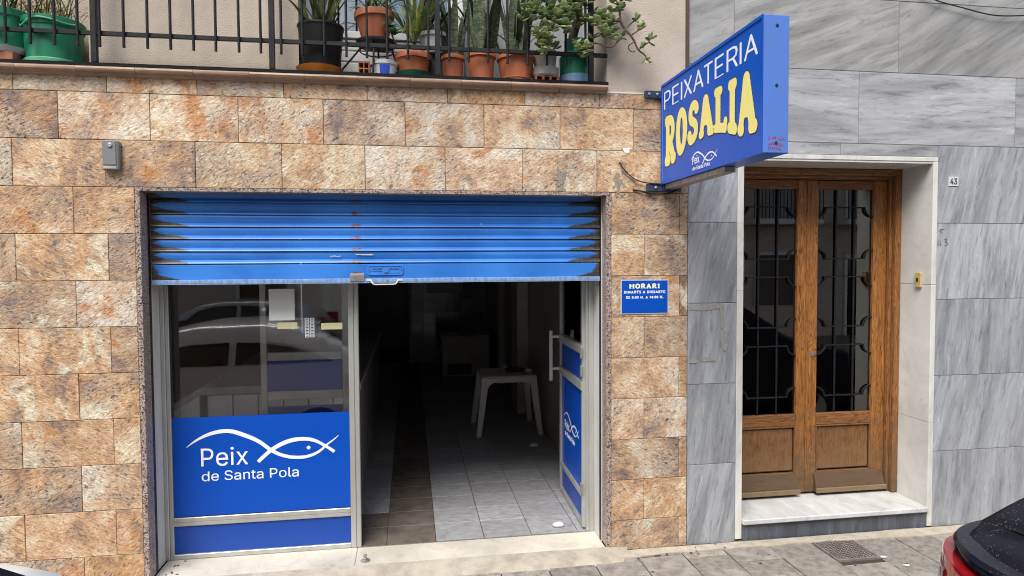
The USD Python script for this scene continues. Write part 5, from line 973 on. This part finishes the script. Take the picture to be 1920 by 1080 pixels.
# 9 jade tree in a green jug on a blue tub
single('blue_tub', 'pale blue tub under the green jug of the jade tree', 'tub', lathe([(0, ZL + .001), (.108, ZL + .001), (.118, ZL + .068), (.112, ZL + .071), (.10, ZL + .012), (0, ZL + .012)], 36, (1.205, .17, 0)), P_blue, 40)
jt = thing('jade_tree', 'old jade plant with woody trunk in a green jug, branches over the wall', 'plant', (1.205, .17, ZL + .015))
part(jt, 'jug', lathe([(0, ZL + .014), (.094, ZL + .014), (.110, ZL + .075), (.113, ZL + .08), (.116, ZL + .20), (.108, ZL + .215), (.085, ZL + .232), (.080, ZL + .245), (.080, ZL + .33), (.074, ZL + .33), (.07, ZL + .28), (0, ZL + .28)], 40, (1.205, .17, 0)), P_green, 40)
part(jt, 'trunk', tube(spline([(1.20, .18, ZL + .26), (1.195, .17, 3.78), (1.225, .15, 3.90), (1.22, .15, 4.02), (1.25, .15, 4.15)], 24), np.linspace(.036, .022, 24), 10), M_bark, True)
def branch(pts, r0, r1): part(jt, 'branch', tube(spline(pts, 6 * len(pts)), np.linspace(r0, r1, 6 * len(pts)), 7), M_bark, True)
branch([(1.215, .15, 3.86), (1.30, .02, 3.83), (1.38, -.07, 3.80), (1.46, -.09, 3.79)], .014, .011)
branch([(1.46, -.09, 3.79), (1.50, -.09, 3.73), (1.53, -.10, 3.69), (1.56, -.10, 3.645), (1.59, -.10, 3.59), (1.62, -.10, 3.57), (1.645, -.10, 3.535)], .010, .005)
branch([(1.46, -.09, 3.79), (1.455, -.09, 3.86), (1.47, -.08, 3.95), (1.50, -.08, 4.0)], .008, .005)
branch([(1.50, -.09, 3.73), (1.53, -.08, 3.77), (1.57, -.10, 3.80)], .006, .004)
branch([(1.53, -.10, 3.69), (1.57, -.11, 3.715), (1.60, -.11, 3.74)], .006, .004)
branch([(1.59, -.10, 3.59), (1.62, -.11, 3.62), (1.655, -.11, 3.645), (1.665, -.11, 3.665)], .005, .003)
branch([(1.56, -.10, 3.645), (1.53, -.11, 3.63), (1.51, -.11, 3.605), (1.52, -.11, 3.585), (1.56, -.105, 3.585)], .0045, .004)
branch([(1.24, .12, 3.72), (1.29, .0, 3.66), (1.33, -.08, 3.625), (1.40, -.09, 3.61), (1.44, -.10, 3.645), (1.50, -.10, 3.66)], .009, .004)
branch([(1.29, .0, 3.66), (1.24, -.08, 3.60), (1.20, -.09, 3.58)], .006, .004)
branch([(1.22, .15, 3.93), (1.15, .05, 3.92), (1.08, -.03, 3.86), (1.02, -.07, 3.79), (.96, -.08, 3.72), (.93, -.09, 3.66), (.915, -.09, 3.60)], .013, .004)
branch([(1.15, .05, 3.92), (1.08, -.02, 3.98), (1.0, -.05, 4.0)], .009, .004); branch([(1.02, -.07, 3.79), (.94, -.08, 3.83), (.87, -.08, 3.84)], .006, .004); branch([(1.08, -.03, 3.86), (1.06, -.09, 3.78), (1.05, -.09, 3.74)], .006, .004)
ros = [(1.645, -.10, 3.53, (.2, -.3, -.6), 5, .040), (1.665, -.11, 3.665, (.5, -.4, .5), 6, .046), (1.60, -.11, 3.745, (.4, -.4, .8), 7, .046), (1.575, -.10, 3.80, (.3, -.3, 1), 6, .042), (1.62, -.105, 3.615, (.1, -.4, .8), 4, .036), (1.50, -.08, 4.0, (.2, -.2, 1), 8, .05), (1.47, -.08, 3.95, (-.3, -.5, .6), 7, .05), (1.455, -.09, 3.87, (.5, -.4, .5), 7, .048), (1.44, -.10, 3.65, (.2, -.5, .6), 4, .036),
       (1.40, -.08, 3.79, (-.2, -.5, .9), 6, .045), (1.34, -.05, 3.83, (-.2, -.5, 1), 7, .05), (1.32, -.06, 3.77, (.0, -.8, .3), 6, .05), (1.36, -.09, 3.69, (.2, -.6, .6), 6, .046), (1.33, -.09, 3.72, (.2, -.6, .8), 5, .05), (1.20, -.09, 3.58, (-.3, -.5, .1), 6, .048), (1.22, -.09, 3.60, (.2, -.6, .6), 5, .042),
       (.915, -.09, 3.60, (-.2, -.5, -.4), 7, .044), (.93, -.09, 3.66, (.2, -.6, .4), 6, .044), (.88, -.08, 3.68, (-.6, -.5, .4), 6, .046), (.96, -.08, 3.72, (-.2, -.6, .5), 6, .05), (.87, -.08, 3.84, (-.4, -.5, .7), 8, .055), (.92, -.08, 3.80, (-.2, -.8, .1), 7, .055), (1.02, -.07, 3.80, (0, -.7, .6), 8, .058), (1.05, -.09, 3.74, (.2, -.8, -.1), 7, .058), (1.07, -.09, 3.83, (.1, -.7, .5), 8, .055), (.98, -.06, 3.87, (-.2, -.6, .8), 8, .052), (1.08, -.05, 3.91, (0, -.6, .8), 8, .055), (1.0, -.05, 4.0, (-.2, -.5, 1), 8, .05), (1.13, -.02, 3.96, (.1, -.6, .8), 8, .055), (1.17, .0, 3.87, (.2, -.8, .3), 7, .055), (1.19, .02, 3.94, (.3, -.7, .6), 7, .052), (.83, -.07, 3.80, (-.5, -.6, .5), 6, .05), (.86, -.07, 3.92, (-.3, -.5, 1), 7, .05), (.94, -.06, 3.95, (0, -.5, 1), 7, .05), (1.28, .0, 3.96, (.2, -.6, .9), 7, .05)]
ros_n = [0]
for x, y, z, u, n, ln in ros: rosette(jt, (x, y, z), u, n + (1 if x < 1.3 else 0), ln * (1.42 if x < 1.45 else 1.2), rj, .05 if z > 3.62 else .2)

fill = []
for x, y, z, u, n, ln in ros * 2:
    if x > 1.5: continue
    c0 = np.array((x, y, z)) + np.array([rj.uniform(-.06, .06), rj.uniform(-.02, .10), rj.uniform(-.06, .07)])
    for k in range(6):
        th_ = k * 2.4 + rj.uniform(0, 1); fill.append((fleshy(c0 - np.array([0, 0, .01 * (k // 2)]), (math.cos(th_), math.sin(th_) - .3, rj.uniform(-.2, .9)), rj.uniform(.04, .062), rj.uniform(.022, .032)), rj.randrange(3)))
for q in range(3): part(jt, 'inner_leaves', [m for m, k in fill if k == q], F_jade[q], True, kind='stuff')
for t_, x, n in (('/World/snake_plant_pot', .318, 5), ('/World/snake_plant_pot_001', .52, 7), ('/World/snake_plant_pot_002', .772, 8)):
    for k in range(n): part(t_, 'dark_leaf', ribbon((x + rj.uniform(-.06, .06), .22 + rj.uniform(-.02, .03), ZL + .16), rj.uniform(0, 2 * PI), rj.uniform(.4, .7), rj.uniform(.03, .045), rj.uniform(1.15, 1.5), rj.uniform(.1, .8), n=9, fold=.3, twist=rj.uniform(-.6, .6)), F_dark, True)
straps(b3, -.60, .20, ZL + .30, 10, (.25, .5), (.014, .026), [F_dark, F_strap], rise=(.7, 1.4), droop=(.5, 1.6), spread=.06)
straps(b4, -.22, .21, 3.845, 16, (.2, .4), (.01, .02), [F_strap, F_dark, F_aloe], rise=(.6, 1.45), droop=(.7, 1.9), spread=.05)
straps(b6, .187, .22, 3.74, 16, (.2, .38), (.012, .022), [F_dark, F_strap, F_aloe], rise=(.8, 1.5), droop=(.5, 1.6), spread=.06)
YS = 0.0
# ------------------------------------------------------------------ cars
def car_paint(name, col, rough=.22, metal=.0, drops=False, coat=.8, spec=.5):
    n = {'p': ('principled_bsdf', {'base_color': col, 'roughness': rough, 'metallic': metal, 'coat_weight': coat, 'specular_ior_level': spec})}; l = []
    if drops:
        n.update({'g': ('geometry', {}), 'v': ('voronoi_texture', {'scale': 105.0}), 'r': ('rgb_ramp', {'ramp': [(0.10, (1, 1, 1)), (0.24, (0, 0, 0))]}), 'v2': ('noise_texture', {'scale': 12.0, 'detail': 2.}), 'r2': ('rgb_ramp', {'ramp': [(.45, (0, 0, 0)), (.6, (1, 1, 1))]}), 'mm': ('math', {'math_type': 'multiply'}), 'mx': ('mix_color', {'a': col, 'b': (.20, .20, .21)}), 'b': ('bump', {'strength': .6, 'distance': .003})})
        l = [('g.position', 'v.vector'), ('g.position', 'v2.vector'), ('v.distance', 'r.fac'), ('v2.fac', 'r2.fac'), ('r.color', 'mm.value1'), ('r2.color', 'mm.value2'), ('mm.value', 'mx.fac'), ('mx.result', 'p.base_color'), ('mm.value', 'b.height'), ('b.normal', 'p.normal')]
    return usdkit.material(stage, L + name, n, l, surface='p.BSDF')
C_white, C_black, C_silver = car_paint('white_car_paint', (.72, .73, .74)), car_paint('black_car_paint', (.006, .007, .013), .22, 0, True, 0, .28), car_paint('silver_car_paint', (.42, .43, .44), .3, .5)
C_glass, C_glassd = plain('car_glass', (.006, .007, .007), .06, coat=.5), car_paint('wet_car_glass', (.004, .005, .005), .1, 0, True, 0, .25)
C_lamp = usdkit.material(stage, L + 'tail_lamp_red', {'g': ('geometry', {}), 'mp': ('mapping', {'scale': (1, 1, 1)}), 'n': ('noise_texture', {'scale': 6.0}), 'r': ('rgb_ramp', {'ramp': [(.35, (.16, .004, .008)), (.65, (.30, .009, .013))]}), 'p': ('principled_bsdf', {'roughness': .12, 'coat_weight': 1.0})}, [('g.position', 'n.vector'), ('n.fac', 'r.fac'), ('r.color', 'p.base_color')], surface='p.BSDF')
C_lampd, C_lamph, C_rim, C_plate = plain('tail_lamp_dark', (.09, .004, .008), .15, coat=1.), plain('head_lamp', (.55, .57, .6), .1, coat=1.), plain('alloy_rim', (.45, .45, .46), .3, metal=.8), plain('number_plate_white', (.7, .7, .68), .4)
def car(name, label, yc, W, prof, belt, glass_x, paint, glass, flip=1, wheels=(), wfun=None, tails=(), x_rear=0, zb=.2):
    """prof: [(x, top z)] along the car's middle; belt(x): shoulder height; wfun(x): half width; flip: side (sign of y) carries nothing special"""
    t = thing(name, label, 'car', (float(np.mean([p[0] for p in prof])), yc, -.15))
    px, pz = np.array([p[0] for p in prof]), np.array([p[1] for p in prof])
    xs_ = np.unique(np.r_[np.linspace(px[0], px[-1], 46), px]); top = np.interp(xs_, px, pz); k = np.ones(5) / 5
    tp = np.pad(top, 2, 'edge'); top = np.convolve(tp, k, 'valid') * .7 + top * .3
    V = []
    for x, zt in zip(xs_, top):
        w = wfun(x); bl = min(belt(x), zt); tum = .42 * (zt - bl); g = zt - bl; wr = max(w * .975 - tum, .2)
        half = [(w * .80, zb), (w * .96, zb + .06), (w, zb + .28), (w * .995, bl * .78), (w * .975, bl)]
        half += [(w * .975 - tum * .33, bl + g * .33), (w * .975 - tum * .66, bl + g * .66), (wr, zt - .035 * min(1, g / .2) - .006), (wr - .035, zt - .008), (wr * .75, zt + .008), (wr * .4, zt + .016), (0, zt + .02)]
        V.append([(x, yc + y, z - .15 + 0) for y, z in half] + [(x, yc - y, z - .15 + 0) for y, z in half[-2::-1]])
    n = len(V[0]); F = []
    for i in range(len(V) - 1):
        for q in range(n):
            r_ = (q + 1) % n; a_, b_ = i * n + q, i * n + r_; F += [(a_, b_, b_ + n), (a_, b_ + n, a_ + n)]
    F += [(0, q + 1, q) for q in range(1, n - 1)]; o = (len(V) - 1) * n; F += [(o, o + q, o + q + 1) for q in range(1, n - 1)]
    m = trimesh.Trimesh(np.array(V).reshape(-1, 3), F, process=False)
    if m.volume < 0: m.invert()
    part(t, 'body', m, paint, 42)
    topz = lambda x: float(np.interp(x, xs_, top))
    def side_y(x, z):
        w = wfun(x); return w * .975 - .42 * max(0, z - belt(x))
    for sgn in (1, -1):
        for poly in glass_x:
            pp = Polygon(poly).segmentize(.12); mm = extr(pp, .01); v = np.array(mm.vertices)
            y = np.array([side_y(x, z) for x, z in v[:, :2]]); v3 = np.stack([v[:, 0], yc + sgn * (y + .014 - v[:, 2]), v[:, 1] - .15], 1); part(t, 'side_window', trimesh.Trimesh(v3, mm.faces if sgn < 0 else mm.faces[:, ::-1], process=False), glass)
    for wx in wheels:
        for sgn in (1, -1):
            a = yc + sgn * (W - .10); ty = lathe([(.20, -.10), (.30, -.105), (.325, -.08), (.325, .08), (.30, .105), (.20, .10)], 32); ty.apply_transform(trimesh.transformations.rotation_matrix(PI / 2, (1, 0, 0))); ty.apply_translation((wx, a, .325 - .15))
            wh = part(t, 'wheel', ty, M_rub, 30); rm = lathe([(0, -.06), (.20, -.09), (.20, .09), (0, .06)], 20); rm.apply_transform(trimesh.transformations.rotation_matrix(PI / 2, (1, 0, 0))); rm.apply_translation((wx, a, .325 - .15)); part(wh, 'rim', rm, C_rim, 20)
    return t, topz
def screen(t, name, c00, c10, c01, c11, glass, bulge, n=8):
    """curved glass: corners low-left, low-right, high-left, high-right; bulge vector along its middle"""
    u = np.linspace(0, 1, n); V = []
    for a in u:
        for b in u: V.append((1 - a) * ((1 - b) * np.array(c00) + b * np.array(c10)) + a * ((1 - b) * np.array(c01) + b * np.array(c11)) + np.array(bulge) * 4 * b * (1 - b))
    F = [f for i in range(n - 1) for j in range(n - 1) for f in ((i * n + j, i * n + j + 1, (i + 1) * n + j + 1), (i * n + j, (i + 1) * n + j + 1, (i + 1) * n + j))]
    m = trimesh.Trimesh(V, F, process=False); m2 = trimesh.Trimesh(np.array(V) - np.array(bulge) * .05 - .004 * m.face_normals.mean(0), [f[::-1] for f in F], process=False); return part(t, name, trimesh.util.concatenate([m, m2]), glass, True)

# dark fastback at the right: its tail stands at x = 1.93
DX = -.105
from scipy.interpolate import PchipInterpolator
def wd(x, tab=PchipInterpolator([1.90, 1.93, 1.98, 2.06, 2.2, 2.5, 3.2, 5.2, 5.9, 6.2, 6.3], [.55, .66, .755, .83, .875, .905, .925, .915, .86, .72, .55])): return float(tab(min(6.3, max(1.9, x - DX))))
dcar, tz = car('dark_car', 'dark wet car with red tail lamp parked at the lower right', -3.36, .92, [(x + DX, z) for x, z in [(1.90, 1.02), (1.92, 1.22), (1.95, 1.29), (2.00, 1.31), (2.05, 1.325), (2.11, 1.375), (2.3, 1.51), (2.5, 1.65), (2.75, 1.79), (3.0, 1.84), (3.8, 1.86), (4.4, 1.76), (4.9, 1.40), (5.2, 1.17), (5.9, 1.08), (6.2, .95), (6.3, .8)]],
    lambda x: float(np.interp(x - DX, [1.9, 2.2, 2.5, 4.8, 5.4, 6.3], [1.28, 1.27, 1.22, 1.13, 1.10, .9])), [[(2.85, 1.27), (3.25, 1.25), (3.25, 1.66), (2.95, 1.62)], [(3.32, 1.25), (4.4, 1.20), (4.05, 1.66), (3.32, 1.68)]], C_black, C_glassd, wheels=(2.6, 5.25), wfun=wd)
def band(curve, z0, z1, off, th=.02):
    """a lens wrapped round a corner: curve of (x, y) with outward offset, from z0 to z1 (arrays along the curve)"""
    C = np.asarray(curve, float); T = np.gradient(C, axis=0); T /= np.linalg.norm(T, axis=1, keepdims=True); N = np.stack([T[:, 1], -T[:, 0]], 1)
    if (N[0] @ (C[0] - C.mean(0))) < 0 and (N[-1] @ (C[-1] - C.mean(0))) < 0: N = -N
    z0, z1 = np.broadcast_to(z0, len(C)), np.broadcast_to(z1, len(C)); V = []
    for c, n_, a, b in zip(C, N, z0, z1):
        o = c + n_ * off; i_ = c + n_ * (off - th); m_ = .010
        V += [(*i_, a), (*(c + n_ * (off - .006)), a), (*o, a + m_), (*(o + n_ * .004), (a + b) / 2), (*o, b - m_), (*(c + n_ * (off - .006)), b), (*i_, b)]
    F = []
    for k in range(len(C) - 1):
        for q in range(7):
            r_ = (q + 1) % 7; a_, b_ = k * 7 + q, k * 7 + r_; F += [(a_, b_, b_ + 7), (a_, b_ + 7, a_ + 7)]
    F += [(0, q + 1, q) for q in range(1, 6)]; o = (len(C) - 1) * 7; F += [(o, o + q, o + q + 1) for q in range(1, 6)]
    m = trimesh.Trimesh(V, F, process=False)
    if m.volume < 0: m.invert()
    return m
def corner_curve(wf, xs_, yc, sgn): return np.array([(x, yc + sgn * wf(x)) for x in xs_])
DY = -3.36
screen(dcar, 'rear_window', (2.09 + DX, DY + .68, 1.215), (2.09 + DX, DY - .68, 1.215), (2.70 + DX, DY + .56, 1.635), (2.70 + DX, DY - .56, 1.635), C_glassd, (-.02, 0, .028))
for sgn in (1, -1):
    cc = corner_curve(wd, [x + DX for x in (2.34, 2.27, 2.20, 2.13, 2.06, 2.02, 1.98, 1.955, 1.93, 1.915, 1.90, 1.89)], DY, sgn); cc[-1] = (1.885 + DX, DY + sgn * .42)
    from scipy.interpolate import make_interp_spline
    cc = make_interp_spline(np.arange(12), cc, 2)(np.linspace(0, 11, 34)); zt_ = np.interp(np.linspace(0, 11, 34), np.arange(12), [1.065, 1.075, 1.085, 1.095, 1.10, 1.10, 1.098, 1.095, 1.09, 1.085, 1.08, 1.07])
    tl_ = part(dcar, 'tail_light', band(cc, zt_ - .32, zt_ + .012, .052, .09), C_lamp, 40)
    part(tl_, 'lens_strip', band(cc[9:22], zt_[9:22] - .22, zt_[9:22] - .03, .060, .012), C_lampd, 40)
lipc = np.vstack([corner_curve(wd, [x + DX for x in (2.26, 2.20, 2.16, 2.12, 2.09, 2.06, 2.04, 2.02, 2.0, 1.98, 1.967, 1.955, 1.942, 1.93, 1.92, 1.91)], DY, 1), [(1.895 + DX, DY + .40), (1.885 + DX, DY + .2), (1.88 + DX, DY)]])
lipc = np.vstack([lipc, [(x, 2 * DY - y) for x, y in lipc[-2::-1]]])
part(dcar, 'spoiler_lip', band(lipc, 1.130, 1.160, .016, .065), C_black, 40)
part(dcar, 'lower_trim', band(lipc[6:-6], 1.112, 1.128, .012, .05), plain('gloss_black_trim', (.008, .008, .009), .15), 40)
part(dcar, 'bumper', band(lipc[2:-2], .12, .58, .05, .09), C_black, 40)
part(dcar, 'number_plate', box(1.845 + DX, 1.862 + DX, DY - .26, DY + .26, .62, .73, .004), C_plate)
# white hatchback at the left
def ww(x): return float(np.interp(x, [-4.45, -4.3, -4.0, -3.0, -1.5, -.8, -.5, -.36, -.32], [.55, .74, .85, .885, .885, .865, .80, .70, .60]))
wcar, _ = car('white_car', 'white hatchback whose roof edge just shows at the lower left corner', -3.30, .885, [(-4.45, .75), (-4.4, .95), (-4.1, 1.05), (-3.5, 1.12), (-3.3, 1.20), (-2.75, 1.50), (-2.4, 1.57), (-1.65, 1.585), (-1.25, 1.525), (-.97, 1.42), (-.8, 1.34), (-.55, 1.18), (-.40, 1.04), (-.32, .85)],
    lambda x: float(np.interp(x, [-4.45, -3.3, -1.0, -.32], [.85, 1.08, 1.12, 1.02])), [[(-3.02, 1.13), (-2.02, 1.145), (-2.02, 1.39), (-2.45, 1.37), (-2.72, 1.31)], [(-1.94, 1.145), (-.86, 1.16), (-1.03, 1.23), (-1.3, 1.32), (-1.65, 1.375), (-1.94, 1.39)]], C_white, C_glass, wheels=(-3.65, -1.05), wfun=ww)
screen(wcar, 'rear_window', (-.585, -3.30 + .60, 1.12), (-.585, -3.30 - .60, 1.12), (-1.10, -3.30 + .52, 1.395), (-1.10, -3.30 - .52, 1.395), C_glass, (.025, 0, .03))
screen(wcar, 'windscreen', (-3.32, -3.30 + .64, 1.115), (-3.32, -3.30 - .64, 1.115), (-2.80, -3.30 + .54, 1.40), (-2.80, -3.30 - .54, 1.40), C_glass, (-.025, 0, .03))
for sgn in (1, -1):
    part(wcar, 'tail_light', band(corner_curve(ww, [-.75, -.62, -.5, -.43, -.36, -.33], -3.30, sgn), .62, .86, .012, .05), C_lamp, 40)
    part(wcar, 'head_light', band(corner_curve(ww, [-4.05, -4.15, -4.25, -4.3, -4.38], -3.30, sgn), .58, .74, .012, .05), C_lamph, 40)
    part(wcar, 'door_handle', box(-2.15, -1.99, -3.30 + sgn * .875, -3.30 + sgn * .905, .84, .865, .006), C_white)
    part(wcar, 'wing_mirror', box(-2.98, -2.82, -3.30 + sgn * .86, -3.30 + sgn * 1.04, .96, 1.08, .03), C_white)
# silver hatchback across the street, seen only in the window reflections
def wsv(x): return ww(x + 1.2)
scar, _ = car('silver_car', 'silver hatchback parked across the street, mirrored in the shop window', -8.45, .885, [(x - 1.2, z) for x, z in [(-4.45, .75), (-4.4, .95), (-4.1, 1.05), (-3.5, 1.12), (-3.3, 1.20), (-2.75, 1.50), (-2.4, 1.57), (-1.65, 1.585), (-1.0, 1.52), (-.70, 1.42), (-.55, 1.25), (-.42, 1.04), (-.32, .85)]],
    lambda x: float(np.interp(x + 1.2, [-4.45, -3.3, -1.0, -.32], [.85, 1.08, 1.12, 1.02])), [[(-4.22, 1.13), (-3.22, 1.145), (-3.22, 1.50), (-3.65, 1.485), (-3.92, 1.40)], [(-3.14, 1.145), (-2.1, 1.16), (-2.2, 1.32), (-2.45, 1.46), (-3.14, 1.505)]], C_silver, C_glass, wheels=(-4.85, -2.25), wfun=wsv)
for sgn in (1, -1): part(scar, 'tail_light', band(corner_curve(wsv, [-2.0, -1.85, -1.7, -1.63, -1.56, -1.53], -8.45, sgn), .75, 1.10, .012, .05), C_lamp, 40)

# ------------------------------------------------------------------ houses across the street (mirrored in the panes; they also shade the street)
M_opb = usdkit.material(stage, L + 'far_brick', {'g': ('geometry', {}), 'mp': ('mapping', {'rotation': (PI / 2, 0, 0)}), 'b': ('brick_texture', {'color1': (.48, .38, .30), 'color2': (.54, .44, .35), 'mortar': (.5, .47, .42), 'scale': 4.0, 'mortar_size': .015, 'brick_width': .9, 'row_height': .28}), 'p': ('principled_bsdf', {'roughness': .85})}, [('g.position', 'mp.vector'), ('mp.vector', 'b.vector'), ('b.color', 'p.base_color')], surface='p.BSDF')
M_opc = plain('far_cream_render', (.66, .61, .53), .85, var=.2, scale=1.5)
def house(label, x0, x1, h, mat, seed):
    rr = random.Random(seed); t = thing('far_house', label, 'building', ((x0 + x1) / 2, -11.6, 0))
    part(t, 'wall', box(x0, x1, -20, -11.6, -.1, h), mat); part(t, 'roof_parapet', box(x0, x1, -11.75, -11.52, h, h + .25), M_cement)
    n = int((x1 - x0) / 2.6)
    for i in range(n):
        cx_ = x0 + (i + .5) * (x1 - x0) / n
        for f in range(int((h - .4) / 3.1)):
            z = f * 3.1 + (.0 if f == 0 and i % 2 == 0 else .25 if f else .9); hh = 2.2 if f or i % 2 == 0 else 1.4; w = .55
            fr_ = part(t, 'window_frame', [box(cx_ - w - .08, cx_ - w, -11.6, -11.55, z, z + hh), box(cx_ + w, cx_ + w + .08, -11.6, -11.55, z, z + hh), box(cx_ - w - .08, cx_ + w + .08, -11.6, -11.54, z + hh, z + hh + .09)], M_whiteframe)
            part(fr_, 'pane', box(cx_ - w, cx_ + w, -11.6, -11.58, z, z + hh), C_glass if rr.random() < .5 else plain(f'shutter_{seed}_{i}_{f}', rr.choice([(.10, .07, .05), (.30, .29, .27), (.08, .12, .10)]), .6))
            if f:
                part(t, 'balcony', box(cx_ - 1.0, cx_ + 1.0, -11.6, -10.9, z - .22, z - .08, .01), mat if mat is M_opc else M_whiteseal)
                part(t, 'balcony_rail', [box(cx_ - 1, cx_ + 1, -10.95, -10.92, z + .85, z + .89)] + [box(cx_ - 1 + k * .105, cx_ - .985 + k * .105, -10.945, -10.925, z - .08, z + .85) for k in range(20)], M_black)
    return t
house('brick fronted house across the street with white framed windows', -13, -2.2, 9.6, M_opb, 1)
house('low cream rendered house opposite the fish shop', -2.2, 6.0, 7.0, M_opc, 2)
house('brick house across the street opposite the grey marble house', 6.0, 17, 9.8, M_opb, 3)
print('tiles', nt[0])
